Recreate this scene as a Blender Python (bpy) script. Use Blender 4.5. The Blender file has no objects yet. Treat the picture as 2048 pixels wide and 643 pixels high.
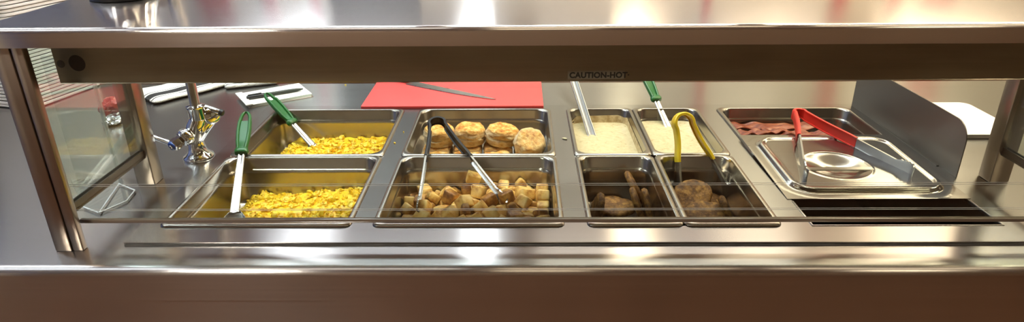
import bpy, bmesh, math, random
from mathutils import Vector, Matrix, noise

# ------------------------------------------------------------------ camera, light, exposure
C = bpy.context.scene.collection
SC = bpy.context.scene
TZ = 0.900                                  # height of the serving deck above the floor, metres


def P(x, y, z):
    """millimetres on the deck (x right, y away, z up from the deck) -> metres in the world"""
    return Vector((x / 1000.0, y / 1000.0, z / 1000.0 + TZ))


cam_data = bpy.data.cameras.new('camera')
cam = bpy.data.objects.new('camera', cam_data)
C.objects.link(cam)
SC.camera = cam
Rr = Vector((0.999903, 0.011264, -0.008222))
Uu = Vector((0.003131, 0.393231, 0.919434))
Ff = Vector((-0.01359, 0.919371, -0.393157))
M4 = Matrix(((Rr.x, Uu.x, -Ff.x, 0), (Rr.y, Uu.y, -Ff.y, 0), (Rr.z, Uu.z, -Ff.z, 0), (0, 0, 0, 1)))
cam.matrix_world = Matrix.Translation(P(89.31, -959.45, 554.07)) @ M4
cam_data.sensor_fit = 'HORIZONTAL'
cam_data.sensor_width = 36.0
cam_data.lens = 36.0 * 1315.11 / 2048.0
cam_data.shift_y = -25.5 / 2048.0
cam_data.clip_start = 0.02

SC.view_settings.view_transform = 'Standard'
SC.view_settings.look = 'None'
SC.view_settings.gamma = 1.0
SC.view_settings.use_curve_mapping = False
SC.view_settings.exposure = 1.0
SC.cycles.use_denoising = True
SC.cycles.max_bounces = 10
SC.cycles.sample_clamp_indirect = 6.0
SC.cycles.caustics_reflective = False
SC.cycles.caustics_refractive = False

KITCHEN_LIGHT = 4.2     # emission of the ceiling panels over the kitchen aisle, one of them added
WALL_WASH_LIGHT = 6.0         # emission of the added panels that wash the back wall
COUNTER_LIGHT = 18.0     # emission of the panels above the rear of the counter, the leftmost added
CUSTOMER_LIGHT = 6.0     # emission of the lamps and added panels on the customers' side

world = bpy.data.worlds.new('world')
SC.world = world
world.use_nodes = True
world.node_tree.nodes['Background'].inputs[0].default_value = (0.9, 0.85, 0.8, 1)
world.node_tree.nodes['Background'].inputs[1].default_value = 0.05

# ------------------------------------------------------------------ materials


def new_mat(name):
    m = bpy.data.materials.new(name)
    m.use_nodes = True
    nt = m.node_tree
    return m, nt, nt.nodes['Principled BSDF']


def plain(name, col, rough=0.5, metal=0.0, spec=0.5, var=0.0, scale=40.0, bump=0.0, coat=0.0, sss=0.0):
    m, nt, b = new_mat(name)
    b.inputs['Base Color'].default_value = (*col, 1)
    b.inputs['Roughness'].default_value = rough
    b.inputs['Metallic'].default_value = metal
    b.inputs['Specular IOR Level'].default_value = spec
    b.inputs['Coat Weight'].default_value = coat
    if sss:
        b.inputs['Subsurface Weight'].default_value = sss
        b.inputs['Subsurface Radius'].default_value = (0.006, 0.003, 0.001)
        b.inputs['Subsurface Scale'].default_value = 1.0
    if var or bump:
        tc = nt.nodes.new('ShaderNodeTexCoord')
        nz = nt.nodes.new('ShaderNodeTexNoise')
        nz.inputs['Scale'].default_value = scale
        nz.inputs['Detail'].default_value = 4
        nt.links.new(tc.outputs['Object'], nz.inputs['Vector'])
        if var:
            mx = nt.nodes.new('ShaderNodeMix')
            mx.data_type = 'RGBA'
            mx.inputs[6].default_value = (*[c * (1 - var) for c in col], 1)
            mx.inputs[7].default_value = (*[min(1, c * (1 + var)) for c in col], 1)
            nt.links.new(nz.outputs[0], mx.inputs[0])
            nt.links.new(mx.outputs[2], b.inputs['Base Color'])
        if bump:
            bp = nt.nodes.new('ShaderNodeBump')
            bp.inputs['Strength'].default_value = bump
            bp.inputs['Distance'].default_value = 0.002
            nt.links.new(nz.outputs[0], bp.inputs['Height'])
            nt.links.new(bp.outputs[0], b.inputs['Normal'])
    return m


def ramp_mat(name, stops, scale=30.0, detail=5.0, rough=0.6, bump=0.3, dist=0.002, sss=0.0, spec=0.4, zramp=None, coat=0.0, stretch=(1, 1, 1)):
    """noise -> colour ramp; zramp=(z0,z1,stops) mixes in a second ramp by height inside the object"""
    m, nt, b = new_mat(name)
    tc = nt.nodes.new('ShaderNodeTexCoord')
    mp = nt.nodes.new('ShaderNodeMapping')
    mp.inputs['Scale'].default_value = stretch
    nt.links.new(tc.outputs['Object'], mp.inputs['Vector'])
    nz = nt.nodes.new('ShaderNodeTexNoise')
    nz.inputs['Scale'].default_value = scale
    nz.inputs['Detail'].default_value = detail
    nz.inputs['Roughness'].default_value = 0.6
    nt.links.new(mp.outputs[0], nz.inputs['Vector'])

    def ramp(st, src):
        r = nt.nodes.new('ShaderNodeValToRGB')
        els = r.color_ramp.elements
        els[0].position, els[0].color = st[0][0], (*st[0][1], 1)
        els[1].position, els[1].color = st[-1][0], (*st[-1][1], 1)
        for p, c in st[1:-1]:
            e = els.new(p)
            e.color = (*c, 1)
        nt.links.new(src, r.inputs[0])
        return r.outputs[0]
    col = ramp(stops, nz.outputs[0])
    if zramp:
        z0, z1, st2 = zramp
        sep = nt.nodes.new('ShaderNodeSeparateXYZ')
        nt.links.new(tc.outputs['Object'], sep.inputs[0])
        add = nt.nodes.new('ShaderNodeMath')
        add.operation = 'MULTIPLY_ADD'
        add.inputs[1].default_value = 0.008
        nt.links.new(nz.outputs[0], add.inputs[0])
        nt.links.new(sep.outputs[2], add.inputs[2])
        mr = nt.nodes.new('ShaderNodeMapRange')
        mr.inputs[1].default_value, mr.inputs[2].default_value = z0, z1
        nt.links.new(add.outputs[0], mr.inputs[0])
        c2 = ramp(st2, nz.outputs[0])
        mx = nt.nodes.new('ShaderNodeMix')
        mx.data_type = 'RGBA'
        nt.links.new(mr.outputs[0], mx.inputs[0])
        nt.links.new(col, mx.inputs[6])
        nt.links.new(c2, mx.inputs[7])
        col = mx.outputs[2]
    nt.links.new(col, b.inputs['Base Color'])
    b.inputs['Roughness'].default_value = rough
    b.inputs['Specular IOR Level'].default_value = spec
    b.inputs['Coat Weight'].default_value = coat
    if sss:
        b.inputs['Subsurface Weight'].default_value = sss
        b.inputs['Subsurface Radius'].default_value = (0.006, 0.003, 0.001)
        b.inputs['Subsurface Scale'].default_value = 1.0
    if bump:
        bp = nt.nodes.new('ShaderNodeBump')
        bp.inputs['Strength'].default_value = bump
        bp.inputs['Distance'].default_value = dist
        nt.links.new(nz.outputs[0], bp.inputs['Height'])
        nt.links.new(bp.outputs[0], b.inputs['Normal'])
    return m


def steel(name, col=(0.60, 0.585, 0.56), rough=0.27, aniso=0.55, streak=0.12, bump=0.04, grain=(3, 260, 260), stain=0.0):
    """brushed stainless steel; the grain runs along the surface's u direction"""
    m, nt, b = new_mat(name)
    b.inputs['Metallic'].default_value = 1.0
    b.inputs['Anisotropic'].default_value = aniso
    b.inputs['Anisotropic Rotation'].default_value = 0.25     # highlights spread across the grain
    tg = nt.nodes.new('ShaderNodeTangent')
    tg.direction_type = 'UV_MAP'
    tg.uv_map = 'UVMap'
    nt.links.new(tg.outputs[0], b.inputs['Tangent'])
    tc = nt.nodes.new('ShaderNodeTexCoord')
    mp = nt.nodes.new('ShaderNodeMapping')
    mp.inputs['Scale'].default_value = grain
    nt.links.new(tc.outputs['Object'], mp.inputs['Vector'])
    nz = nt.nodes.new('ShaderNodeTexNoise')
    nz.inputs['Scale'].default_value = 1.0
    nz.inputs['Detail'].default_value = 3
    nt.links.new(mp.outputs[0], nz.inputs['Vector'])
    mr = nt.nodes.new('ShaderNodeMapRange')
    mr.inputs[3].default_value = rough * (1 - streak * 1.6)
    mr.inputs[4].default_value = rough * (1 + streak * 1.6)
    nt.links.new(nz.outputs[0], mr.inputs[0])
    nt.links.new(mr.outputs[0], b.inputs['Roughness'])
    mx = nt.nodes.new('ShaderNodeMix')
    mx.data_type = 'RGBA'
    mx.inputs[6].default_value = (*[c * (1 - streak) for c in col], 1)
    mx.inputs[7].default_value = (*[min(1, c * (1 + streak)) for c in col], 1)
    nt.links.new(nz.outputs[0], mx.inputs[0])
    out = mx.outputs[2]
    if stain:
        n2 = nt.nodes.new('ShaderNodeTexNoise')
        n2.inputs['Scale'].default_value = 7.0
        n2.inputs['Detail'].default_value = 5
        mp2 = nt.nodes.new('ShaderNodeMapping')
        mp2.inputs['Scale'].default_value = (0.5, 1.6, 2.5)
        nt.links.new(tc.outputs['Object'], mp2.inputs['Vector'])
        nt.links.new(mp2.outputs[0], n2.inputs['Vector'])
        r2 = nt.nodes.new('ShaderNodeMapRange')
        r2.inputs[1].default_value, r2.inputs[2].default_value = 0.45, 0.75
        r2.inputs[4].default_value = stain
        nt.links.new(n2.outputs[0], r2.inputs[0])
        m2 = nt.nodes.new('ShaderNodeMix')
        m2.data_type = 'RGBA'
        m2.inputs[7].default_value = (col[0] * .55, col[1] * .45, col[2] * .36, 1)
        nt.links.new(r2.outputs[0], m2.inputs[0])
        nt.links.new(out, m2.inputs[6])
        out = m2.outputs[2]
    nt.links.new(out, b.inputs['Base Color'])
    if bump:
        bp = nt.nodes.new('ShaderNodeBump')
        bp.inputs['Strength'].default_value = bump
        bp.inputs['Distance'].default_value = 0.001
        nt.links.new(nz.outputs[0], bp.inputs['Height'])
        nt.links.new(bp.outputs[0], b.inputs['Normal'])
    return m


def emit(name, col, strength):
    m, nt, b = new_mat(name)
    b.inputs['Base Color'].default_value = (.8, .8, .8, 1)
    b.inputs['Emission Color'].default_value = (*col, 1)
    b.inputs['Emission Strength'].default_value = strength
    return m


def glass_mat(name, tint=(0.93, 0.97, 0.95), ior=1.45, haze=0.0, rough=0.0):
    m = bpy.data.materials.new(name)
    m.use_nodes = True
    nt = m.node_tree
    nt.nodes.clear()
    out = nt.nodes.new('ShaderNodeOutputMaterial')
    tr = nt.nodes.new('ShaderNodeBsdfTransparent')
    tr.inputs[0].default_value = (*tint, 1)
    gl = nt.nodes.new('ShaderNodeBsdfGlossy')
    gl.inputs['Roughness'].default_value = rough
    gl.inputs[0].default_value = (1, 1, 1, 1)
    fr = nt.nodes.new('ShaderNodeFresnel')
    geo = nt.nodes.new('ShaderNodeNewGeometry')
    io = nt.nodes.new('ShaderNodeMapRange')          # the pane is modelled as two air-to-glass faces
    io.inputs[3].default_value, io.inputs[4].default_value = ior, 1.0 / ior
    nt.links.new(geo.outputs['Backfacing'], io.inputs[0])
    nt.links.new(io.outputs[0], fr.inputs[0])
    mx = nt.nodes.new('ShaderNodeMixShader')
    nt.links.new(fr.outputs[0], mx.inputs[0])
    nt.links.new(tr.outputs[0], mx.inputs[1])
    nt.links.new(gl.outputs[0], mx.inputs[2])
    last = mx.outputs[0]
    if haze:
        df = nt.nodes.new('ShaderNodeBsdfDiffuse')
        df.inputs[0].default_value = (.85, .87, .86, 1)
        m2 = nt.nodes.new('ShaderNodeMixShader')
        m2.inputs[0].default_value = haze
        nt.links.new(last, m2.inputs[1])
        nt.links.new(df.outputs[0], m2.inputs[2])
        last = m2.outputs[0]
    nt.links.new(last, out.inputs[0])
    return m


STEEL_TOP = steel('brushed_steel_shelf', (0.72, 0.70, 0.67), 0.15, 0.97, 0.05, 0.005)
STEEL_COUNTER = steel('brushed_steel_counter', (0.53, 0.515, 0.495), 0.20, 0.93, 0.05, 0.008)
STEEL_DECK = steel('brushed_steel_deck', (0.48, 0.465, 0.445), 0.20, 0.9, 0.05, 0.008)
STEEL_PAN = steel('pan_steel', (0.42, 0.385, 0.335), 0.24, 0.2, 0.08, 0.02, (60, 60, 60))
STEEL_LID = steel('lid_steel', (0.50, 0.475, 0.44), 0.17, 0.3, 0.08, 0.01, (3, 200, 200))
STEEL_BEAM = steel('stained_beam_steel', (0.36, 0.285, 0.20), 0.33, 0.5, 0.16, 0.03, (4, 120, 160), stain=0.6)
STEEL_POST = steel('post_steel', (0.34, 0.285, 0.235), 0.30, 0.3, 0.1, 0.02, (120, 120, 6), stain=0.3)
STEEL_DARK = steel('dull_grey_steel', (0.19, 0.175, 0.155), 0.46, 0.3, 0.08, 0.02, (120, 5, 120))
STEEL_TOOL = plain('utensil_steel', (0.46, 0.45, 0.435), 0.26, 1.0)
STEEL_WELL = plain('scaled_well_steel', (0.09, 0.075, 0.06), 0.45, 1.0, var=.4, scale=25)
CHROME = plain('chrome', (0.80, 0.80, 0.80), 0.045, 1.0)
RAIL_DARK = plain('dark_rail', (0.16, 0.14, 0.12), 0.32, 1.0)
BLACK = plain('black_plastic', (0.012, 0.012, 0.013), 0.38)
BLACK_GRIP = plain('black_vinyl_grip', (0.005, 0.005, 0.006), 0.42, spec=.3)
GREEN = plain('green_plastic', (0.004, 0.115, 0.013), 0.33)
YELLOW = plain('yellow_vinyl_grip', (0.84, 0.56, 0.02), 0.34)
RED_GRIP = plain('red_vinyl_grip', (0.78, 0.035, 0.022), 0.34)
RED_BOARD = plain('red_cutting_board', (0.86, 0.075, 0.07), 0.5, bump=.15, scale=300, var=.05)
WHITE_BOARD = plain('white_cutting_board', (0.86, 0.84, 0.79), 0.5, bump=.1, scale=300)
BLADE = steel('knife_steel', (0.45, 0.42, 0.39), 0.28, 0.3, .06, .01, (4, 200, 200))
GLASS = glass_mat('clear_glass')
GLASS_HAZE = glass_mat('smeared_glass', haze=0.035)
GLASS_EDGE = plain('glass_edge', (0.20, 0.15, 0.11), 0.12, spec=.8)
ACRYLIC = glass_mat('clear_acrylic', (0.96, 0.97, 0.97), haze=0.03)
ACRYLIC_EDGE = plain('polished_acrylic_edge', (0.78, 0.80, 0.80), 0.2)
BLUE = plain('blue_index_cap', (0.02, 0.09, 0.40), 0.25)
PAPER = plain('paper', (0.82, 0.80, 0.76), 0.75)
FOAM = plain('white_foam', (0.80, 0.79, 0.77), 0.55)
EGG = ramp_mat('scrambled_egg', [(.28, (.58, .25, .012)), (.42, (.84, .52, .015)), (.6, (.90, .64, .03)), (.76, (.92, .76, .20))], 70, 4, .38, .35, .002, sss=.12, spec=.5)
POTATO = ramp_mat('browned_potato', [(.26, (.16, .06, .012)), (.38, (.46, .22, .045)), (.50, (.74, .46, .13)), (.70, (.84, .62, .26))], 38, 4, .42, .25, .0015, sss=.08)
POTATO_DARK = ramp_mat('fried_potato_skin', [(.30, (.08, .028, .006)), (.48, (.26, .105, .02)), (.62, (.52, .27, .06)), (.75, (.62, .36, .10))], 45, 4, .42, .3, .0015)
BISCUIT = ramp_mat('biscuit_crumb', [(.30, (.48, .28, .09)), (.43, (.70, .50, .25)), (.60, (.80, .65, .40))], 85, 6, .7, .8, .004,
                   zramp=(.032, .040, [(.32, (.42, .13, .015)), (.44, (.66, .29, .045)), (.54, (.78, .45, .11)), (.68, (.84, .62, .28))]), stretch=(1, 1, 2.2))
BISCUIT_LOW = ramp_mat('biscuit_baked_side', [(.30, (.48, .20, .04)), (.50, (.66, .34, .08)), (.72, (.76, .50, .19))], 60, 5, .7, .5, .003)
GRAVY = ramp_mat('cream_gravy', [(.30, (.38, .28, .13)), (.40, (.58, .48, .27)), (.65, (.66, .57, .35))], 110, 8, .3, .3, .001, spec=.5)
GRAVY_CRUST = ramp_mat('dried_gravy', [(.35, (.40, .27, .12)), (.6, (.66, .52, .30))], 70, 5, .5, .4, .002)
SAUSAGE = ramp_mat('sausage_patty', [(.30, (.030, .011, .002)), (.46, (.11, .046, .009)), (.60, (.22, .105, .022)), (.74, (.36, .20, .05))], 95, 6, .55, .8, .003, spec=.25)
BACON = ramp_mat('cooked_bacon', [(.32, (.07, .010, .004)), (.45, (.18, .032, .012)), (.57, (.30, .08, .034)), (.72, (.44, .21, .115))], 16, 4, .4, .4, .002, stretch=(1, 7, 7))
TILE_FLOOR = ramp_mat('quarry_tile_floor', [(.3, (.085, .040, .022)), (.7, (.15, .072, .040))], 4, 3, .35, .1)
CREAM_WALL = plain('cream_wall_paint', (.86, .80, .67), .55)
RED_PAINT = plain('red_painted_post', (.62, .05, .055), .45)
BLUE_WALL = plain('blue_wall_paint', (.13, .18, .44), .5)
BROWN_WALL = plain('brown_dining_wall', (.26, .17, .11), .5, var=.2, scale=2)
CEILING = plain('white_ceiling_tile', (.86, .84, .80), .8)
DARK_DOOR = plain('dark_grey_door', (.14, .135, .14), .4)

# ------------------------------------------------------------------ geometry helpers


def shade(me, angle):
    if angle:
        for p in me.polygons:
            p.use_smooth = True
        me.set_sharp_from_angle(angle=math.radians(angle))


def box_uv(me):
    uv = me.uv_layers.new(name='UVMap')
    for p in me.polygons:
        n = p.normal
        ax = max(range(3), key=lambda i: abs(n[i]))
        for li in p.loop_indices:
            co = me.vertices[me.loops[li].vertex_index].co
            uv.data[li].uv = (co.y, co.z) if ax == 0 else ((co.x, co.z) if ax == 1 else (co.x, co.y))


def mk(name, bm, mat, parent=None, angle=35, origin=None, label=None):
    """one mesh object from a bmesh in world metres; parented to an Empty or to another part when given"""
    bmesh.ops.recalc_face_normals(bm, faces=bm.faces)
    me = bpy.data.meshes.new(name)
    if parent is not None:
        org = origin or parent.matrix_world.translation.copy()
    elif origin is not None:
        org = origin
    else:
        xs = [v.co.x for v in bm.verts]; ys = [v.co.y for v in bm.verts]; zs = [v.co.z for v in bm.verts]
        org = Vector(((min(xs) + max(xs)) / 2, (min(ys) + max(ys)) / 2, min(zs)))
    for v in bm.verts:
        v.co -= org
    bm.to_mesh(me)
    bm.free()
    shade(me, angle)
    box_uv(me)
    me.materials.append(mat)
    o = bpy.data.objects.new(name, me)
    C.objects.link(o)
    if parent is None:
        o.location = org
        o.matrix_world = Matrix.Translation(org)
    else:
        o.parent = parent
        loc = org - parent.matrix_world.translation
        o.location = loc
        o.matrix_world = Matrix.Translation(org)
    if label:
        o['label'] = label
    return o


def tag(o, label, cat, group=None, kind=None):
    o['label'] = label
    o['category'] = cat
    if group:
        o['group'] = group
    if kind:
        o['kind'] = kind
    return o


def thing(name, label, cat, loc, group=None):
    o = bpy.data.objects.new(name, None)
    o.empty_display_size = 0.02
    C.objects.link(o)
    o.location = loc
    o.matrix_world = Matrix.Translation(loc)
    return tag(o, label, cat, group)


def struct(name, bm, mat, angle=0):
    o = mk(name, bm, mat, None, angle)
    o['kind'] = 'structure'
    return o


def add_box(bm, x0, x1, y0, y1, z0, z1, bev=0.0, seg=2):
    b = bmesh.new()
    bmesh.ops.create_cube(b, size=1.0)
    lo, hi = P(x0, y0, z0), P(x1, y1, z1)
    for v in b.verts:
        v.co = Vector([lo[i] if v.co[i] < 0 else hi[i] for i in range(3)])
    if bev:
        bmesh.ops.bevel(b, geom=list(b.edges), offset=bev / 1000, segments=seg, profile=.5, affect='EDGES')
    join(bm, b)
    return bm


def join(bm, b):
    me = bpy.data.meshes.new('tmp')
    b.to_mesh(me)
    b.free()
    bm.from_mesh(me)
    bpy.data.meshes.remove(me)


def box(*a, **k):
    return add_box(bmesh.new(), *a, **k)


def loft(loops, cap0=True, cap1=True, closed=True, bm=None, ring=False):
    bm = bm or bmesh.new()
    vs = [[bm.verts.new(p) for p in lp] for lp in loops]
    n = len(loops[0])
    pairs = list(zip(vs[:-1], vs[1:]))
    if ring:
        pairs.append((vs[-1], vs[0]))
    for a, b in pairs:
        for i in range(n if closed else n - 1):
            j = (i + 1) % n
            bm.faces.new((a[i], a[j], b[j], b[i]))
    if not ring:
        if cap0:
            bm.faces.new(vs[0][::-1])
        if cap1:
            bm.faces.new(vs[-1])
    return bm


def extrude_x(prof, x0, x1):
    return loft([[P(x0, y, z) for y, z in prof], [P(x1, y, z) for y, z in prof]])


def frame_for(d):
    d = d.normalized()
    a = Vector((0, 0, 1)) if abs(d.z) < .9 else Vector((1, 0, 0))
    u = d.cross(a).normalized()
    return u, d.cross(u).normalized()


def tube(pts, radii, n=16, bm=None):
    """a round tube through points in metres"""
    loops = []
    u = None
    for i, p in enumerate(pts):
        d = (pts[min(i + 1, len(pts) - 1)] - pts[max(i - 1, 0)]).normalized()
        if u is None:
            u, w = frame_for(d)
        else:
            u = (u - d * u.dot(d)).normalized()
        w = d.cross(u)
        r = radii[i] if isinstance(radii, (list, tuple)) else radii
        loops.append([p + (u * math.cos(2 * math.pi * k / n) + w * math.sin(2 * math.pi * k / n)) * r for k in range(n)])
    return loft(loops, bm=bm)


def lathe(o, axis, prof, n=32, bm=None):
    """prof = [(radius mm, height mm)] turned about axis through o (metres)"""
    u, w = frame_for(axis)
    d = axis.normalized()
    return loft([[o + d * (h / 1000) + (u * math.cos(2 * math.pi * k / n) + w * math.sin(2 * math.pi * k / n)) * (r / 1000) for k in range(n)] for r, h in prof], bm=bm)


def rr(x0, x1, y0, y1, r, z, k=6):
    """rounded rectangle loop, millimetres in, metres out"""
    r = max(.3, min(r, (x1 - x0) / 2 - .1, (y1 - y0) / 2 - .1))
    pts = []
    for cx, cy, a0 in ((x1 - r, y1 - r, 0), (x0 + r, y1 - r, 90), (x0 + r, y0 + r, 180), (x1 - r, y0 + r, 270)):
        for i in range(k + 1):
            a = math.radians(a0 + 90 * i / k)
            pts.append(P(cx + r * math.cos(a), cy + r * math.sin(a), z))
    return pts


def plate_holes(xs, ys, holes, z0, z1):
    """flat plate cut on the grid xs, ys with some cells left open"""
    bm = bmesh.new()
    V = {}

    def vert(i, j, k):
        if (i, j, k) not in V:
            V[i, j, k] = bm.verts.new(P(xs[i], ys[j], (z0, z1)[k]))
        return V[i, j, k]
    nx, ny = len(xs) - 1, len(ys) - 1
    solid = lambda i, j: 0 <= i < nx and 0 <= j < ny and (i, j) not in holes
    for i in range(nx):
        for j in range(ny):
            if not solid(i, j):
                continue
            for k in (0, 1):
                bm.faces.new([vert(i, j, k), vert(i + 1, j, k), vert(i + 1, j + 1, k), vert(i, j + 1, k)])
            for (di, dj, a, b) in ((-1, 0, (i, j), (i, j + 1)), (1, 0, (i + 1, j), (i + 1, j + 1)), (0, -1, (i, j), (i + 1, j)), (0, 1, (i, j + 1), (i + 1, j + 1))):
                if not solid(i + di, j + dj):
                    bm.faces.new([vert(*a, 0), vert(*b, 0), vert(*b, 1), vert(*a, 1)])
    return bm


def fbm(p, s, o=3):
    v, a = 0.0, 1.0
    for i in range(o):
        v += a * noise.noise(p * s)
        s *= 2.1
        a *= .5
    return v

# ------------------------------------------------------------------ the room (floor z=-900, ceiling z=1850)
RX0, RX1, RY0, RY1 = -3300, 5200, -3600, 3950
struct('floor', box(RX0, RX1, RY0, RY1, -960, -900), TILE_FLOOR)
struct('ceiling', box(RX0, RX1, RY0, RY1, 1850, 1900), CEILING)
struct('wall_back', box(RX0, RX1, RY1, RY1 + 80, -900, 1850), CREAM_WALL)
struct('wall_front', box(RX0, RX1, RY0 - 80, RY0, -900, 1850), BROWN_WALL)
struct('wall_left', box(RX0 - 80, RX0, RY0, RY1, -900, 1850), BLUE_WALL)
struct('wall_right', box(RX1, RX1 + 80, RY0, RY1, -900, 1850), CREAM_WALL)
for i, (x0, x1) in enumerate(((-2320, -2080), (-1835, -1735), (-1480, -1410), (2400, 2505), (2830, 2890), (3060, 3290), (1450, 1500))):
    struct('trim_%d' % (i + 1), box(x0, x1, RY1 - 45, RY1, -900, 1850, bev=4), RED_PAINT, 30)
struct('door_1', box(-1330, -660, RY1 - 50, RY1, -900, 1800, bev=4), DARK_DOOR, 30)
struct('door_2', box(RX0, RX0 + 40, -3400, -2000, -900, 1200, bev=4), CREAM_WALL, 30)  # unseen pale panel added to brighten the reflection in the steel lips


def ceiling_light(x, y, w, l, strength, col, name, label, group):
    t = thing(name, label, 'ceiling light', P(x, y, 1835), group)
    bm = bmesh.new()
    for a in ((x - w / 2 - 30, x + w / 2 + 30, y - l / 2 - 30, y - l / 2), (x - w / 2 - 30, x + w / 2 + 30, y + l / 2, y + l / 2 + 30),
              (x - w / 2 - 30, x - w / 2, y - l / 2, y + l / 2), (x + w / 2, x + w / 2 + 30, y - l / 2, y + l / 2)):
        add_box(bm, *a, 1828, 1850)
    mk('frame', bm, FOAM, t, 0)
    mk('diffuser', box(x - w / 2, x + w / 2, y - l / 2, y + l / 2, 1836, 1849), emit('diffuser_%s' % name, col, strength), t, 0)
    return t


COOL, WARM, NEUT = (.86, .93, 1.0), (1.0, .82, .56), (1.0, .94, .84)
for x, w, col, k in ((-1350, 300, COOL, 1.0), (-190, 320, COOL, 1.1), (830, 340, WARM, 1.0), (1700, 900, WARM, .30), (2750, 600, WARM, 1.0)):  # the wide dim warm panel is added to brighten the counter front
    ceiling_light(x, 2850, w * .6, 1500, KITCHEN_LIGHT * k, col, 'kitchen_ceiling_light', 'flat ceiling panel light over the kitchen aisle behind the counter', 'kitchen ceiling lights')
for x, col, k in ((-2050, COOL, .55), (-850, COOL, .95), (350, NEUT, 1.0), (1550, WARM, 1.0), (2750, WARM, 1.0)):  # leftmost panel is added to light the foam tray stack
    ceiling_light(x, 600, 1050, 260, COUNTER_LIGHT * k, col, 'counter_ceiling_light', 'long ceiling panel light above the rear of the counter', 'counter ceiling lights')
for x, col, k in ((-1500, NEUT, 6.0), (200, WARM, .3), (2200, WARM, .7)):
    ceiling_light(x, -2100, 500, 500, CUSTOMER_LIGHT * k, col, 'dining_ceiling_light', 'square ceiling panel light on the customer side', 'dining ceiling lights')

for x, col, k in ((-2300, COOL, .15), (-700, COOL, 1.0), (900, NEUT, 1.0), (2500, WARM, 1.0), (4000, WARM, 1.0)):  # unseen panels, added to lift the back wall and its reflections
    ceiling_light(x, 1950, 1450, 240, WALL_WASH_LIGHT * k, col, 'aisle_ceiling_light', 'long added ceiling panel light over the middle of the kitchen aisle', 'aisle ceiling lights')
for x, col, k in ((-1900, COOL, .6), (-700, NEUT, .28), (500, WARM, .25), (1700, WARM, .3)):  # unseen panels, added for bright highlights on rims and rolled edges
    ceiling_light(x, -650, 1050, 240, CUSTOMER_LIGHT * k, col, 'serving_line_light', 'slim ceiling panel light over the customers in front of the counter', 'serving line lights')

# ------------------------------------------------------------------ counter
t = thing('serving_counter', 'long stainless steel serving counter with a rolled front edge', 'counter', P(100, 350, -900))
mk('worktop', plate_holes([-1700, -545, 905, 1900], [-104, -30, 596, 815], {(1, 1)}, -9, -5), STEEL_COUNTER, t, 0)
prof = [(-104, -5)] + [(-104 - 13 * math.sin(a), -18 + 13 * math.cos(a)) for a in [math.radians(d) for d in (10, 22, 34, 46, 58, 70, 80, 90)]]
prof += [(-117, -62), (-114, -62), (-114, -18), (-104, -9)]
mk('front_edge', extrude_x(prof, -1700, 1900), STEEL_COUNTER, t, 40)
mk('rear_edge', box(-1700, 1900, 813, 816, -45, -5.2, bev=1), STEEL_COUNTER, t)
bm = box(-1690, 1890, -106, -102, -890, -40)
add_box(bm, -1690, -1686, -102, 805, -890, -10)
add_box(bm, 1886, 1890, -102, 805, -890, -10)
add_box(bm, -1690, 1890, 801, 805, -890, -10)
mk('base_cabinet', bm, STEEL_COUNTER, t, 0)

# ------------------------------------------------------------------ drop-in hot wells
WX = {'A': -360.6, 'B': 0.0, 'C': 362.8, 'D': 732.0}
t = thing('drop_in_hot_well', 'four-opening steam table top set into the counter, holding the food pans', 'steam table', P(185, 280, -5))
xs = [-555]
for k in 'ABCD':
    xs += [WX[k] - 157, WX[k] + 157]
xs.append(925)
mk('deck_plate', plate_holes(xs, [-47, 4, 574, 612], {(1, 1), (3, 1), (5, 1), (7, 1)}, -4.9, 0), STEEL_DECK, t, 0)
for k in 'ABCD':
    x = WX[k]
    lo = [rr(x - 156, x + 156, 5, 573, 6, z) for z in (-5.2, -160)] + [rr(x - 140, x + 140, 20, 558, 20, -170), rr(x - 140, x + 140, 20, 558, 20, -171.5),
          rr(x - 157.5, x + 157.5, 3.5, 574.5, 8, -161), rr(x - 157.5, x + 157.5, 3.5, 574.5, 8, -5.2)]
    bm = loft(lo[:3] + lo[3:], cap0=False, cap1=False)
    bmesh.ops.holes_fill(bm, edges=[e for e in bm.edges if e.is_boundary and abs(e.verts[0].co.z - lo[0][0].z) > .01])
    b2 = bmesh.new()
    b2.faces.new([b2.verts.new(p) for p in lo[2]])
    join(bm, b2)
    mk('well_liner', bm, STEEL_WELL, t, 35)
# thin sealing strip along the front of the deck, and raised flange round the open well
mk('sealant_bead', tube([P(-553 + i * 20, -48.5 + .8 * noise.noise(Vector((i * .7, 0, 0))), -4.2) for i in range(74)], .0016, 6), plain('grimy_sealant', (.10, .095, .085), .5, var=.6, scale=30), t, 60, label='grimy sealant bead along the front of the steel deck')
bm = bmesh.new()
for a in ((574, 577, 6, 92), (889.5, 892.5, 6, 92), (574, 892.5, 3, 6)):
    add_box(bm, *a, -3, 1.2, bev=.6)
mk('well_flange', bm, STEEL_TOOL, t)

# ------------------------------------------------------------------ overshelf with posts and glass
t = thing('serving_shelf', 'stainless steel overshelf on square posts above the food pans', 'shelf', P(185, 60, -5))
prof = [(-77 - 8 * math.sin(math.radians(a)), 350 + 8 * math.cos(math.radians(a))) for a in (0, 15, 30, 45, 60, 75, 90)]
prof += [(-85, 331), (-70, 331), (-70, 333), (-83, 333), (-83, 350), (-77, 356), (243, 356), (243, 333), (235, 333), (235, 331), (245, 331), (245, 358)]
mk('shelf_panel', extrude_x(prof, -656, 1030), STEEL_TOP, t, 50)


def post(x0, x1, y0, y1):
    bm = box(x0, x0 + (x1 - x0) * .60, y0, y1, -5, 330.8, bev=2)
    add_box(bm, x0 + (x1 - x0) * .62, x1, y0 + 1.5, y1 - 1, -5, 330.8, bev=2)
    return bm


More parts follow.
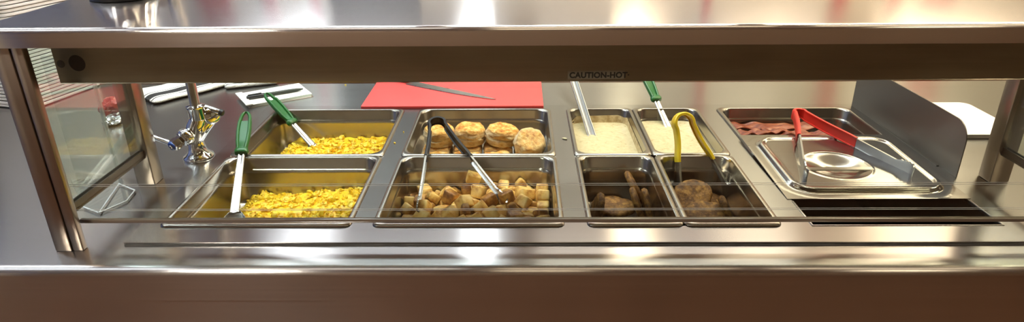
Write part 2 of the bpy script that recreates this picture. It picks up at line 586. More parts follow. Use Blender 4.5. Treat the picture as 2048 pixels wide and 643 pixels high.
mk('post', post(-655, -611, -66, -51), STEEL_POST, t)
mk('post', post(978, 1022, -66, -51), STEEL_POST, t)
mk('post', box(-652, -616, 172, 206, -5, 330.8, bev=3), STEEL_POST, t)
mk('post', box(978, 1016, 174, 208, -5, 330.8, bev=3), STEEL_POST, t)
for nm, x, ys in (('left', -628, (-50.5, 172)), ('right', 990, (-50.5, 174))):
    g = mk('side_glass', box(x - 3, x + 3, ys[0] + 1, ys[1] - 1, 62, 330), GLASS_HAZE, t, 0)
    bm = box(x - 5.5, x + 5.5, ys[0], ys[1], 52, 58, bev=1)
    add_box(bm, x - 5.5, x - 3.2, ys[0], ys[1], 58, 68)
    add_box(bm, x + 3.2, x + 5.5, ys[0], ys[1], 58, 68)
    mk('glass_rail', bm, RAIL_DARK, t)
    bm = box(x - 7, x - 3.4, -50.5, -38, 62, 330)
    mk('glass_channel', bm, RAIL_DARK, t)
mk('front_glass', box(-624.2, 986, -40, -34, 38, 329), GLASS, t, 0)
bm = box(-622, 984, -41.2, -32.8, 32, 38.2, bev=1.2)
mk('glass_edge_strip', bm, GLASS_EDGE, t, label='brown edge strip along the bottom of the front glass')
LINE = glass_mat('etched_line', (.8, .78, .72), haze=.55)  # pale strips on the pane imitate reflected edge lines
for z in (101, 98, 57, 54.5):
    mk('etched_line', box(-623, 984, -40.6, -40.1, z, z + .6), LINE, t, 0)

# ------------------------------------------------------------------ heat lamp under the shelf
t = thing('heat_lamp', 'long stained steel heat lamp housing under the overshelf marked CAUTION-HOT', 'heat lamp', P(190, 60, 252))
prof = [(0, 330.5), (0, 255), (2, 253), (14, 253), (14, 256), (3, 256), (3, 300), (117, 300), (117, 256), (106, 256), (106, 253), (118, 253), (120, 255), (120, 330.5)]
mk('housing', extrude_x(prof, -617, 968), STEEL_BEAM, t, 30)
mk('knockout_hole', lathe(P(-583, .2, 286), Vector((0, -1, 0)), [(12.5, 0), (12.5, .5), (11.5, .8)], 32), plain('soot_black', (.003, .0025, .002), 1.0, spec=0.0), t, label='round black cable hole near the end of the housing')  # flat black disc, the dark inside the hole given as colour
mk('screw', lathe(P(-608, .2, 285), Vector((0, -1, 0)), [(6, 0), (6, .8), (4.5, 1.6), (1.5, 2)], 20), plain('rusty_screw', (.08, .06, .045), .5, 1.0), t, label='dull screw head beside the cable hole')
st = mk('caution_sticker', box(160.5, 246, -.35, -.02, 257.5, 270.5), plain('faded_sticker', (.30, .235, .175), .5), t, 0, label='faded sticker with black letters CAUTION-HOT')
fc = bpy.data.curves.new('caution_lettering', 'FONT')
fc.body = 'CAUTION-HOT\u00b7'
fc.size = .0121
fc.offset = .0005
fc.extrude = .00008
fc.space_character = 1.04
fo = bpy.data.objects.new('caution_lettering', fc)
C.objects.link(fo)
bpy.context.view_layer.update()
fm = bpy.data.meshes.new_from_object(fo.evaluated_get(bpy.context.evaluated_depsgraph_get()))
bpy.data.objects.remove(fo)
fm.name = 'caution_lettering'
fm.materials.clear()
fm.materials.append(plain('black_print', (.004, .004, .004), .5))
fo = bpy.data.objects.new('caution_lettering', fm)
C.objects.link(fo)
fo.parent = st
fo.location = P(163, -.45, 259.6) - st.matrix_world.translation
fo.rotation_euler = (math.pi / 2, 0, 0)

# ------------------------------------------------------------------ food pans


def pan(name, label, x0, x1, y0, y1, depth, r_in=30, dz=0.0):
    spec = [(3.0, .3), (.3, .3), (0, .9), (.4, 2.3), (1.3, 3.6), (2.7, 4.5), (4.6, 4.9), (6.4, 4.9), (8.6, 4.0), (10, .5), (10.6, -19), (12, -21.5), (13, -23), (13.6, -30), (16, -depth + 9), (19, -depth + 3), (27, -depth)]
    under = [(27.4, -depth - 1), (18.4, -depth + 2), (15.1, -depth + 8), (12.7, -30), (12, -24), (10.6, -22), (9.4, -19), (9, .3), (8, 3), (5, 4), (3, 3.6)]
    lp = []
    for ins, z in spec + under:
        r = 12 + (r_in - 12) * min(1, ins / 10.0)
        lp.append(rr(x0 + ins, x1 - ins, y0 + ins, y1 - ins, r, z + dz, 8))
    bm = loft(lp, ring=True)
    bm.verts.ensure_lookup_table()
    n = len(lp[0])
    a = len(spec) - 1
    va = [bm.verts[a * n + i] for i in range(n)]
    vb = [bm.verts[(a + 1) * n + i] for i in range(n)]
    # the ring joined inner floor edge to outer floor edge: open that seam and cap both floors
    kill = [f for f in bm.faces if all(v in set(va) | set(vb) for v in f.verts)]
    bmesh.ops.delete(bm, geom=kill, context='FACES_ONLY')
    bm.faces.new(va)
    bm.faces.new(vb[::-1])
    return tag(mk(name, bm, STEEL_PAN, None, 40), label, 'food pan', 'steam table pans')


W2 = 162.5
A0, B0, C0, D0 = WX['A'] - W2, WX['B'] - W2, WX['C'] - W2, WX['D'] - W2
FY, MY, RY = 0, 290, 579
pan('half_size_pan', 'rear half-size pan of scrambled eggs with the green spoon leaning out', A0, A0 + 325, MY + .5, RY, 95)
pan('half_size_pan', 'front half-size pan of scrambled eggs behind the sneeze glass', A0, A0 + 325, FY, MY - .5, 97)
pan('half_size_pan', 'shallow half-size pan holding the biscuits', B0, B0 + 325, MY + .5, RY, 63)
pan('half_size_pan', 'half-size pan of diced potatoes in front of the biscuits', B0, B0 + 325, FY, MY - .5, 97)
pan('quarter_size_pan', 'quarter pan of gravy with the plain steel ladle', C0, C0 + 162, MY + .5, RY, 97, 26)
pan('quarter_size_pan', 'quarter pan of gravy with the green handled spoon', C0 + 163, C0 + 325, MY + .5, RY, 97, 26)
pan('quarter_size_pan', 'quarter pan of sausage patties below the ladle gravy', C0, C0 + 162, FY, MY - .5, 97, 26)
pan('quarter_size_pan', 'quarter pan of sausage patties under the yellow tongs', C0 + 163, C0 + 325, FY, MY - .5, 97, 26)
pan('half_size_pan', 'half-size pan of bacon partly covered by the steel lid', D0, D0 + 325, MY + .5, RY, 63)

# ------------------------------------------------------------------ steel lid with a sunk handle
LX0, LX1, LY0, LY1 = D0 - 1, D0 + 326, 98, 384


def lid_base(y):
    return .6 + (y - 98) * 5.4 / 193.0


def lid_h(x, y):
    d = min(x - LX0, LX1 - x, y - LY0, LY1 - y)
    # rounded inner corner distance
    R = 46
    dx, dy = min(x - LX0, LX1 - x), min(y - LY0, LY1 - y)
    if dx < R + 18 and dy < R + 18:
        d = min(d, 18 + R - math.hypot(R + 18 - dx, R + 18 - dy))
    h = 0.0
    if d < 2:
        h = -0.3
    t_ = max(0.0, min(1.0, (d - 18) / 9.0))
    h += 7.5 * (t_ * t_ * (3 - 2 * t_))
    t_ = max(0.0, min(1.0, (d - 29) / 9.0))
    h -= 3.5 * (t_ * t_ * (3 - 2 * t_))
    q = math.hypot((x - 709) / 62.0, (y - 226) / 58.0)
    if q < 1.12:
        t_ = max(0.0, min(1.0, (1.12 - q) / 1.0))
        h += 1.2 * max(0, 1 - abs(q - 1.06) / .07) - 11.5 * (t_ * t_ * (3 - 2 * t_))
    return h


t = thing('pan_lid', 'steel pan lid with a sunk round handle below the bacon', 'lid', P(709, 241, 0))
NX, NY = 132, 116
bm = bmesh.new()
gr = [[[None] * (NY + 1) for _ in range(NX + 1)] for _ in range(2)]
for k in (0, 1):
    for i in range(NX + 1):
        for j in range(NY + 1):
            x = LX0 + (LX1 - LX0) * i / NX
            y = LY0 + (LY1 - LY0) * j / NY
            gr[k][i][j] = bm.verts.new(P(x, y, lid_base(y) + lid_h(x, y) + (1.0 if k else 0)))
for k in (0, 1):
    for i in range(NX):
        for j in range(NY):
            bm.faces.new((gr[k][i][j], gr[k][i + 1][j], gr[k][i + 1][j + 1], gr[k][i][j + 1]))
for i in range(NX):
    for j in (0, NY):
        bm.faces.new((gr[0][i][j], gr[0][i + 1][j], gr[1][i + 1][j], gr[1][i][j]))
for j in range(NY):
    for i in (0, NX):
        bm.faces.new((gr[0][i][j], gr[0][i][j + 1], gr[1][i][j + 1], gr[1][i][j]))
mk('lid_plate', bm, STEEL_LID, t, 50)
bm = extrude_x([(203, lid_base(208) + 3.6), (204, lid_base(208) + 5.6), (215, lid_base(208) + 6.2), (216, lid_base(208) + 4.2)], 644, 774)
mk('handle_bar', bm, STEEL_LID, t)

# ------------------------------------------------------------------ divider plate
pts = []
for y, z in [(186, 0), (186, 68)] + [(224 - 38 * math.cos(math.radians(a)), 70 + 38 * math.sin(math.radians(a))) for a in (10, 25, 40, 55, 70, 85)] + [(300, 109), (560, 109), (600, 109), (600, 0)]:
    pts.append((y, z))
y0_, y1_ = 186, 600
xx = lambda y: 922 - 8 * (y - 186) / 414.0
bm = loft([[P(xx(y) + dx, y, z + .1) for y, z in pts] for dx in (0, 2)])
add_box(bm, 916, 922.5, 240, 590, .05, 1.6)
tag(mk('divider_plate', bm, STEEL_DARK, None, 30), 'dull grey upright divider plate at the right end of the pans', 'divider')

# ------------------------------------------------------------------ scrambled eggs (uncountable heaps)


def clump(bm, c, r, seed, sq=(1, 1, .75), sub=2, amp=.35):
    b = bmesh.new()
    bmesh.ops.create_icosphere(b, subdivisions=sub, radius=1.0)
    rot = Matrix.Rotation(seed * 1.7, 3, 'Z') @ Matrix.Rotation(seed * .9, 3, 'X')
    off = Vector((seed * 3.1, seed * 1.3, seed * 2.2))
    for v in b.verts:
        k = 1 + amp * fbm(v.co + off, 1.4, 2)
        q = rot @ Vector((v.co.x * sq[0], v.co.y * sq[1], v.co.z * sq[2]))
        v.co = c + q * (r / 1000) * k
    join(bm, b)


def egg_heap(name, label, x0, x1, y0, y1, floor, hfun, n, seed):
    rnd = random.Random(seed)
    bm = bmesh.new()
    nx, ny = 70, 60
    g = [[None] * (ny + 1) for _ in range(nx + 1)]
    H = lambda x, y: max(.5, hfun(x, y) + 5 * fbm(Vector((x, y, seed)), .045, 3))
    for i in range(nx + 1):
        for j in range(ny + 1):
            x = x0 + (x1 - x0) * i / nx
            y = y0 + (y1 - y0) * j / ny
            g[i][j] = bm.verts.new(P(x, y, floor + H(x, y)))
    for i in range(nx):
        for j in range(ny):
            bm.faces.new((g[i][j], g[i + 1][j], g[i + 1][j + 1], g[i][j + 1]))
    ed = [g[i][0] for i in range(nx + 1)] + [g[nx][j] for j in range(1, ny + 1)] + [g[i][ny] for i in range(nx - 1, -1, -1)] + [g[0][j] for j in range(ny - 1, 0, -1)]
    lo = [bm.verts.new((v.co.x, v.co.y, P(0, 0, floor).z)) for v in ed]
    for i in range(len(ed)):
        j = (i + 1) % len(ed)
        bm.faces.new((ed[i], ed[j], lo[j], lo[i]))
    bm.faces.new(lo)
    k = 0
    while k < n:
        x, y = rnd.uniform(x0 + 7, x1 - 7), rnd.uniform(y0 + 7, y1 - 7)
        h = hfun(x, y)
        if h < 4 and rnd.random() > .10:
            continue
        k += 1
        r = rnd.choice((3, 3.5, 4, 5, 5.5, 7))
        clump(bm, P(x, y, floor + max(r * .6, H(x, y) + rnd.uniform(-1, 3))), r, seed + k * .37, (1, rnd.uniform(.7, 1.1), rnd.uniform(.55, .9)), 2, .8)
    return tag(mk(name, bm, EGG, None, 60), label, 'scrambled eggs', kind='stuff')


def sm(a, b, v):
    t_ = max(0.0, min(1.0, (v - a) / (b - a)))
    return t_ * t_ * (3 - 2 * t_)


def h_front(x, y):
    e = sm(-498 + 18 * noise.noise(Vector((y * .02, 3, 0))), -448, x)
    return e * (30 + 10 * sm(-400, -260, x) * sm(60, 200, y)) * (1 - .35 * sm(245, 272, y))


def h_rear(x, y):
    e = sm(-505 + 12 * noise.noise(Vector((y * .02, 7, 0))), -466, x)
    return e * (20 + 6 * sm(400, 470, y) + 3 * sm(-420, -300, x))


egg_heap('scrambled_eggs', 'loose yellow scrambled eggs in the front pan behind the glass', A0 + 17, A0 + 308, 17, 272, -96.4, h_front, 800, 11)
egg_heap('scrambled_eggs', 'bright yellow scrambled eggs in the rear pan by the red board', A0 + 17, A0 + 308, 308, 561, -94.4, h_rear, 800, 23)

# ------------------------------------------------------------------ biscuits


def biscuit_bm(seed, r=34.0, h=38.0, square=0.0):
    lv = []
    N = 64
    prof = [(.0, .0), (.72, .0), (.93, .05), (1.0, .12), (1.0, .20), (.99, .28), (1.02, .36), (1.03, .43), (.98, .49), (1.0, .55), (1.02, .62), (1.0, .69), (.97, .76), (.96, .83), (.92, .90), (.86, .96), (.76, .99), (.62, 1.0), (.45, .99), (.25, .985)]
    for s, hh in prof:
        ring = []
        for k in range(N):
            a = 2 * math.pi * k / N
            q = Vector((math.cos(a), math.sin(a), hh * 2))
            rad = r * s * (1 + .075 * fbm(q + Vector((seed, seed * 2, 0)), 1.4, 3) + (.07 * noise.noise(Vector((math.cos(a) * 3, math.sin(a) * 3, hh * 11 + seed))) if .03 < hh < .95 else 0))
            if square:
                c, s2 = abs(math.cos(a)), abs(math.sin(a))
                rad *= (1 - square) + square / max(c, s2)
            z = h * hh + 3.2 * fbm(Vector((math.cos(a) * s * 1.8 + seed, math.sin(a) * s * 1.8, 3)), 1.0, 4) * (1 if hh > .4 else .15)
            ring.append(Vector((rad * math.cos(a), rad * math.sin(a), max(z, 0 if hh == 0 else .2))) / 1000)
        lv.append(ring)
    bm = bmesh.new()
    vs = [[bm.verts.new(p) for p in ring] for ring in lv[1:]]
    for a, b in zip(vs[:-1], vs[1:]):
        for i in range(N):
            j = (i + 1) % N
            bm.faces.new((a[i], a[j], b[j], b[i]))
    c0 = bm.verts.new((0, 0, 0))
    c1 = bm.verts.new((0, 0, h / 1000))
    for i in range(N):
        j = (i + 1) % N
        bm.faces.new((vs[0][j], vs[0][i], c0))
        bm.faces.new((vs[-1][i], vs[-1][j], c1))
    return bm


def place_local(name, bm, mat, x, y, z, rot=(0, 0, 0), angle=60):
    """a single-mesh thing modelled round its own origin"""
    bmesh.ops.recalc_face_normals(bm, faces=bm.faces)
    me = bpy.data.meshes.new(name)
    bm.to_mesh(me)
    bm.free()
    shade(me, angle)
    box_uv(me)
    me.materials.append(mat)
    o = bpy.data.objects.new(name, me)
    C.objects.link(o)
    o.location = P(x, y, z)
    o.rotation_euler = rot
    return o


BG = 'golden biscuits in the shallow pan'
lowfl = -61.5
for i, (x, y, lab) in enumerate(((-101, 352, 'lower biscuit under the leftmost biscuit, baked sides touching its neighbour'), (-32, 350, 'lower biscuit under the second biscuit from the tongs spring'),
                                 (37, 351, 'lower biscuit under the third biscuit, with a pale crumb on it'), (106, 350, 'lower biscuit at the right end beneath the tilted biscuit'))):
    o = place_local('biscuit', biscuit_bm(20 + i, 32.5, 37, .75), BISCUIT, x, y, lowfl, (0, 0, .05 * (i - 1)))
    tag(o, lab, 'biscuit', BG)
for i, (x, y, lab) in enumerate(((-101, 421, 'back row biscuit hidden behind the leftmost lower biscuit'), (-32, 420, 'back row biscuit hidden behind the second lower biscuit'),
                                 (37, 421, 'back row biscuit hidden behind the third lower biscuit'), (106, 420, 'back row biscuit hidden behind the right end lower biscuit'))):
    o = place_local('biscuit', biscuit_bm(30 + i, 32.5, 37, .75), BISCUIT, x, y, lowfl, (0, 0, .04 * (i - 1)))
    tag(o, lab, 'biscuit', BG)
for i, (x, y, z, r, h, rot, lab) in enumerate(((-98, 428, -24, 34, 39, (.10, .04, .4), 'leftmost top biscuit, framed by the arms of the black tongs'),
                                               (-28, 429, -24, 35, 40, (.06, 0, 1.3), 'tall flaky top biscuit, second in the row from the black tongs'),
                                               (45, 424, -24, 36, 39, (.08, -.05, 2.2), 'flat topped biscuit third in the row, beside the tilted one'),
                                               (108, 392, -21, 34, 34, (.62, -.03, .2), 'rightmost top biscuit tilted forward with its golden top showing'))):
    o = place_local('biscuit', biscuit_bm(3 + i * 1.7, r, h, .12), BISCUIT, x, y, z, rot)
    tag(o, lab, 'biscuit', BG)

# ------------------------------------------------------------------ diced potatoes


def potato_bm(k):
    """One diced potato: a roughly cut block with softened edges."""
    rnd = random.Random(100 + k)
    bm = bmesh.new()
    bmesh.ops.create_cube(bm, size=1.0)
    sx, sy, sz = [(.025,.025,.023),(.029,.023,.021),(.024,.022,.022),(.032,.022,.018),(.026,.026,.017),(.022,.020,.019),(.030,.026,.022),(.027,.018,.016)][k]
    for v in bm.verts:
        v.co = Vector((v.co.x*sx, v.co.y*sy, v.co.z*sz)) + Vector((rnd.uniform(-1,1), rnd.uniform(-1,1), rnd.uniform(-1,1)))*.0024
    bmesh.ops.bevel(bm, geom=list(bm.edges), offset=.0032 if k < 5 else .0045, segments=2, profile=.5, affect='EDGES')
    return bm

POT = [
    (7,-115,79,-89,0.01,-0.08,2.18), (6,-63,70,-85,1.54,-0.04,2.52), (0,63,62,-81,-2.63,-0.01,1.61), (1,87,41,-84,1.62,-0.0,0.69), (0,-128,155,-83,1.56,-0.03,-2.13),
    (1,-41,176,-82,-0.67,1.5,-0.08), (1,19,144,-84,1.61,0.0,2.82), (4,84,162,-88,0.11,0.03,-1.59), (2,-97,235,-84,0.0,-1.65,-2.31), (3,-17,220,-87,0.12,0.0,0.67),
    (0,44,235,-81,-0.2,0.83,3.03), (6,112,228,-86,2.86,-0.01,-0.02), (1,-93,90,-85,-0.03,-0.01,-2.4), (5,-5,41,-86,-3.12,-0.03,-1.02), (3,53,34,-85,-1.4,-0.05,1.93),
    (7,92,65,-88,-0.0,-3.11,-0.34), (3,-86,184,-88,3.12,-0.08,0.67), (5,-40,131,-86,-3.12,-0.03,-1.03), (1,62,115,-84,1.61,0.0,-1.2), (0,132,164,-84,1.31,-1.62,1.72),
    (1,-82,259,-79,0.46,-2.32,0.02), (4,-62,238,-86,0.03,-2.92,-0.86), (5,77,210,-88,-0.04,0.06,-2.09), (1,79,257,-85,-3.11,0.1,-1.03), (3,-136,79,-81,-1.54,-0.47,1.48),
    (0,36,85,-82,2.6,-0.02,1.54), (3,16,25,-82,0.04,-1.62,1.43), (2,127,56,-84,-1.67,-1.49,0.03), (2,-104,117,-84,0.02,0.04,-0.05), (3,-69,171,-85,-1.35,-0.05,-2.48),
    (1,55,165,-84,1.63,-0.01,-1.98), (6,128,114,-82,1.29,1.61,-0.67), (0,-111,258,-83,-0.79,1.4,1.26), (4,-49,262,-71,-1.16,2.35,0.49), (1,16,210,-84,1.63,-0.01,2.48),
    (0,128,261,-84,1.85,-1.67,-0.27), (1,-128,105,-75,0.78,0.64,2.43), (0,-54,34,-80,-0.16,2.41,-1.08), (2,78,88,-84,-0.16,-1.66,0.16), (6,111,31,-85,1.54,-0.05,1.02),
    (3,-100,147,-88,-0.02,-3.06,-1.44), (1,-77,118,-83,0.29,-0.17,-1.67), (0,36,187,-84,1.63,-0.08,-2.07), (7,87,128,-88,-0.04,-3.09,0.76), (1,-128,232,-82,-0.57,-1.68,2.12),
    (1,-17,187,-85,-1.61,-0.04,0.52), (3,68,188,-81,0.18,1.13,2.91), (7,89,188,-88,-0.04,-3.09,0.82), (5,-99,30,-86,0.02,-3.11,0.47), (2,-27,99,-85,3.13,-0.08,0.3),
    (6,82,62,-63,0.41,0.53,0.82), (2,104,92,-85,1.47,0.01,-3.07), (3,-111,170,-74,2.76,0.92,0.59), (5,-9,135,-85,1.34,-1.9,-0.12), (4,44,139,-83,0.27,-1.91,-0.4),
    (4,109,174,-84,1.8,-1.66,-1.12), (0,-127,187,-84,3.0,0.04,0.89), (5,4,174,-87,0.0,0.02,0.81), (3,48,209,-85,-1.5,0.01,3.05), (2,85,230,-75,-2.26,0.39,-0.11),
    (0,-87,56,-84,1.85,-1.67,0.2), (0,-26,32,-84,1.63,-0.08,2.0), (7,13,85,-88,3.13,-0.04,1.5), (4,95,30,-64,2.96,-0.02,1.3), (7,-130,131,-87,1.62,-0.02,-0.18),
    (3,-33,156,-80,1.55,1.17,0.52), (2,79,160,-69,-1.51,0.14,-1.99), (2,132,140,-85,-1.61,0.04,-0.11), (5,-110,206,-86,-0.9,-1.68,1.7), (0,-76,216,-81,0.0,-0.78,-1.06),
    (5,75,207,-64,-0.61,-0.72,-1.18), (1,126,194,-81,0.28,1.97,1.57), (5,-107,49,-86,1.6,-0.01,-1.06), (3,-16,67,-80,1.56,0.58,2.08), (3,19,69,-67,0.71,-0.08,2.4),
    (7,134,34,-83,-0.29,1.77,1.58), (1,-105,98,-60,-2.28,-0.38,1.12), (0,-59,147,-83,-1.58,0.2,2.21), (5,-3,105,-86,-3.12,-0.04,0.79), (5,108,149,-86,-1.96,-1.39,-1.27),
    (1,-133,209,-65,-1.6,-0.57,-1.55), (0,-27,249,-83,-0.79,1.4,-1.22), (3,-14,217,-72,-0.3,3.13,0.81), (0,103,261,-69,1.62,-2.5,0.07), (2,-128,33,-85,-1.58,0.01,-2.91),
    (1,-37,56,-85,3.13,0.07,0.57), (2,-11,28,-62,0.1,1.49,-3.04), (6,132,82,-85,-2.91,0.01,-1.62), (1,-100,139,-67,0.18,-0.04,3.0), (0,-64,196,-68,1.08,-0.72,-0.83),
    (0,50,181,-60,0.02,-3.1,-1.49), (1,131,143,-60,-0.38,-1.7,0.24), (1,-110,202,-60,-0.13,1.79,-1.93), (5,-80,238,-65,2.92,-1.07,0.47), (2,51,262,-84,-1.43,-1.49,-0.11),
    (5,72,262,-63,-3.11,-0.0,0.2), (0,-114,65,-68,-0.64,-3.05,0.57), (2,-54,91,-85,-3.1,-0.02,-0.67), (3,40,32,-69,2.35,-0.21,1.89), (0,109,58,-61,1.42,-1.89,-0.01),
    (0,-90,182,-65,-0.55,3.08,-0.93), (1,-26,123,-67,-0.11,2.59,1.51), (0,-7,156,-73,-0.32,-2.51,-1.77), (1,131,166,-55,0.03,-1.78,1.49), (6,-129,156,-55,-3.1,0.86,0.69),
    (1,-42,202,-83,-0.03,0.23,0.31), (5,61,228,-68,0.74,-0.05,1.47), (1,116,239,-61,0.45,0.09,-2.9), (6,-76,42,-64,-2.78,0.75,-0.47), (0,-32,46,-57,-2.92,-0.08,0.47),
    (3,16,53,-84,-2.25,-0.05,-0.94), (3,69,32,-60,1.16,-1.91,1.01), (0,-126,129,-65,-0.1,0.41,-1.65), (0,-53,117,-73,-1.17,-0.66,-0.04), (3,3,127,-68,-2.05,-0.87,1.47),
    (0,109,177,-58,-1.65,-0.39,-1.63), (0,-110,250,-59,-3.04,0.14,-1.05), (5,-3,259,-87,-1.38,-0.05,0.45), (6,5,238,-83,0.06,-1.62,-1.48), (1,97,202,-70,-0.51,-0.19,-1.4),
    (4,-130,82,-56,-0.38,-0.0,-2.93), (0,2,50,-61,2.84,-0.73,-0.45), (7,39,58,-82,-1.58,1.76,-0.16), (6,57,53,-52,0.48,-0.08,2.16), (6,-96,160,-50,1.39,-0.7,1.37),
    (6,-32,176,-59,0.08,-3.06,-0.3), (2,30,115,-84,0.02,0.04,-2.51), (1,107,123,-71,0.83,2.39,0.71), (4,-135,261,-83,1.59,0.0,-1.46), (2,-22,259,-59,-0.06,0.3,1.46),
    (2,22,261,-85,0.01,-3.09,1.49), (3,135,229,-82,-1.69,1.63,1.35), (3,-83,85,-66,-0.44,2.93,1.14), (7,1,86,-75,-0.18,-0.39,1.21), (0,56,88,-67,1.41,-2.27,0.16),
    (3,99,85,-63,-1.34,0.0,-1.2), (0,-64,159,-58,-0.69,1.23,-1.07), (0,-5,173,-51,2.53,-0.05,-0.32), (3,62,137,-67,0.53,0.47,2.99), (5,110,149,-55,-0.0,1.26,1.39),
    (3,-95,224,-57,2.57,-0.29,-0.65), (0,2,196,-62,0.09,-2.09,-2.04), (0,28,230,-60,1.07,0.68,2.46), (0,126,210,-59,-0.72,-1.01,1.53), (1,-76,69,-53,-0.43,2.62,1.5),
    (3,-13,75,-60,2.58,-0.38,0.23), (0,24,95,-60,2.18,-0.39,-1.14), (0,121,95,-60,0.29,-2.2,-1.27), (1,-68,134,-56,1.13,-0.84,-0.17), (7,16,118,-60,0.04,1.98,2.64),
    (4,76,183,-54,0.06,2.55,-1.44), (1,92,135,-55,0.5,-0.68,-1.1), (4,-84,197,-48,0.6,-0.71,-3.08), (0,1,251,-58,1.39,0.52,1.43), (4,48,210,-59,0.73,-1.91,-1.15),
    (7,77,239,-55,1.09,0.39,0.86), (0,-45,69,-54,-1.04,-0.55,0.44), (1,-36,99,-57,-1.96,-0.77,1.78), (0,49,114,-59,-1.26,0.06,1.2), (5,133,70,-60,-0.25,2.51,-1.28),
    (4,-68,102,-56,0.98,0.14,2.24), (4,-37,150,-58,2.85,-0.19,1.51), (1,24,164,-68,1.29,-0.16,2.83), (5,100,110,-46,-0.11,-1.71,-2.55), (7,-25,197,-62,-2.2,-0.05,-0.34),
    (0,29,260,-59,-0.83,1.42,-2.41), (6,51,258,-54,-1.3,1.12,1.79), (5,90,261,-48,0.85,-0.01,-1.42), (0,-22,82,-39,-0.98,2.99,0.61), (1,-6,106,-54,1.18,0.56,-1.33),
    (1,79,110,-62,-0.27,0.01,-0.89), (7,73,82,-55,0.59,0.57,0.92), (0,-43,124,-44,-0.35,-2.38,0.3), (4,-16,127,-41,-1.8,-1.13,-1.01), (0,51,152,-54,1.68,-0.75,-1.38),
    (2,131,188,-39,-1.4,0.77,1.76), (2,-41,229,-72,-0.27,0.79,-0.85), (3,-9,265,-37,-1.63,-2.81,0.08), (2,61,202,-44,0.78,-2.4,0.44), (4,131,224,-42,2.42,0.04,-0.09),
    (1,9,148,-45,0.65,0.3,-2.5), (2,23,34,-53,-2.38,0.68,-1.63), (1,35,72,-48,0.36,-0.63,0.59), (2,125,116,-43,0.37,0.51,2.34), (0,-19,156,-36,-0.64,-2.77,0.72),
    (2,29,137,-57,-0.68,-2.5,-0.61), (3,75,140,-41,-2.13,0.43,1.77), (0,93,158,-36,-1.25,0.69,1.18), (0,-59,223,-52,0.46,0.68,0.08), (0,6,202,-35,1.46,-0.48,-1.94),
    (0,61,170,-31,1.28,0.28,2.14), (1,92,223,-49,-0.94,-2.88,0.29), (6,-101,49,-52,0.68,-0.86,-0.85), (0,6,90,-39,0.2,0.79,-0.64), (1,33,118,-39,-0.37,-0.53,0.38),
    (5,100,87,-41,-0.04,0.17,0.5), (1,-96,121,-48,-0.42,-3.09,-0.52), (1,28,177,-42,0.15,0.29,-2.74), (1,78,101,-38,0.04,-0.06,0.31), (1,130,83,-40,-0.31,0.81,-1.4),
    (0,-50,195,-43,1.17,-0.28,-1.96), (5,5,224,-55,0.02,1.11,-3.06), (3,27,203,-59,0.12,-1.69,-0.12), (1,101,200,-42,2.62,0.29,0.36), (1,-128,40,-63,-0.05,-0.1,-0.96),
]
pm = []
for k in range(8):
    bm = potato_bm(k)
    me = bpy.data.meshes.new('potato_cube')
    bm.to_mesh(me)
    bm.free()
    shade(me, 50)
    pm.append(me)
mats = [POTATO, POTATO_DARK]
pmesh = {}
for n_, (k, x, y, z, a, b_, c_) in enumerate(POT):
    mi = 1 if (n_ * 7 + k) % 5 == 0 or (x > 60 and n_ % 3 == 0) else 0
    if (k, mi) not in pmesh:
        m_ = pm[k].copy()
        m_.materials.append(mats[mi])
        pmesh[k, mi] = m_
    o = bpy.data.objects.new('potato_cube', pmesh[k, mi])
    C.objects.link(o)
    o.location = P(x, y, z + .2)
    o.rotation_euler = (a, b_, c_)
    tag(o, 'browned potato cube lying in the heap of diced breakfast potatoes', 'potato', 'diced potatoes')

# ------------------------------------------------------------------ gravy


def gravy(name, label, x0, x1, y0, y1, z, seed):
    ins = 13.0
    bm = bmesh.new()
    lp = []
    for s in [i / 24 for i in range(24, 0, -1)]:
        cx, cy = (x0 + x1) / 2, (y0 + y1) / 2
        L_ = rr(cx - (x1 - x0 - 2 * ins) / 2 * s, cx + (x1 - x0 - 2 * ins) / 2 * s, cy - (y1 - y0 - 2 * ins) / 2 * s, cy + (y1 - y0 - 2 * ins) / 2 * s, 26 * s, z, 8)
        for p in L_:
            p.z += (.0011 * fbm(Vector((p.x, p.y, seed)), 60, 3) + .0005 * fbm(Vector((p.x, p.y, seed + 5)), 220, 2)) * min(1, (1 - s) * 12 + .3)
        lp.append(L_)
    side = rr(x0 + 15.5, x1 - 15.5, y0 + 15.5, y1 - 15.5, 24, z - 60, 8)
    bm = loft([side] + lp)
    return tag(mk(name, bm, GRAVY, None, 60), label, 'gravy', kind='stuff')


g1 = gravy('cream_gravy', 'pale cream gravy in the quarter pan with the steel ladle', C0, C0 + 162, MY + .5, RY, -29, 1)
g2 = gravy('cream_gravy', 'smooth cream gravy in the quarter pan with the green handled spoon', C0 + 163, C0 + 325, MY + .5, RY, -26, 2)
# dried crust left on the walls of the first gravy pan
lp = []
base = [rr(C0 + i, C0 + 162 - i, MY + .5 + i, RY - i, 25, z, 12) for i, z in ((13.4, -33), (11.0, -20), (10.2, -5))]
n = len(base[0])
top, mid, bot, otop = [], [], [], []
for i in range(n):
    p = base[2][i].copy()
    k = .5 + .5 * noise.noise(Vector((p.x * 60, p.y * 60, 2)))
    back = sm(.52, .575, p.y) + sm((C0 + 120) / 1000, (C0 + 152) / 1000, p.x)
    f = max(0.02, min(1, back)) * (.55 + .45 * k)
    q = base[0][i].lerp(base[2][i], f * .95)
    c_ = P(C0 + 81, (MY + RY) / 2, -20)
    inn = (Vector((c_.x, c_.y, 0)) - Vector((p.x, p.y, 0))).normalized()
    bot.append(base[0][i] + inn * .0026)
    m_ = base[0][i].lerp(q, .55)
    mid.append(m_ + inn * (.0024 + .0016 * (k - .5) + .0015 * noise.noise(Vector((p.x * 160, p.y * 160, 5)))))
    top.append(q + inn * .0010)
    otop.append(q + inn * .0004)
bm = loft([bot, mid, top, otop], cap0=False, cap1=False)
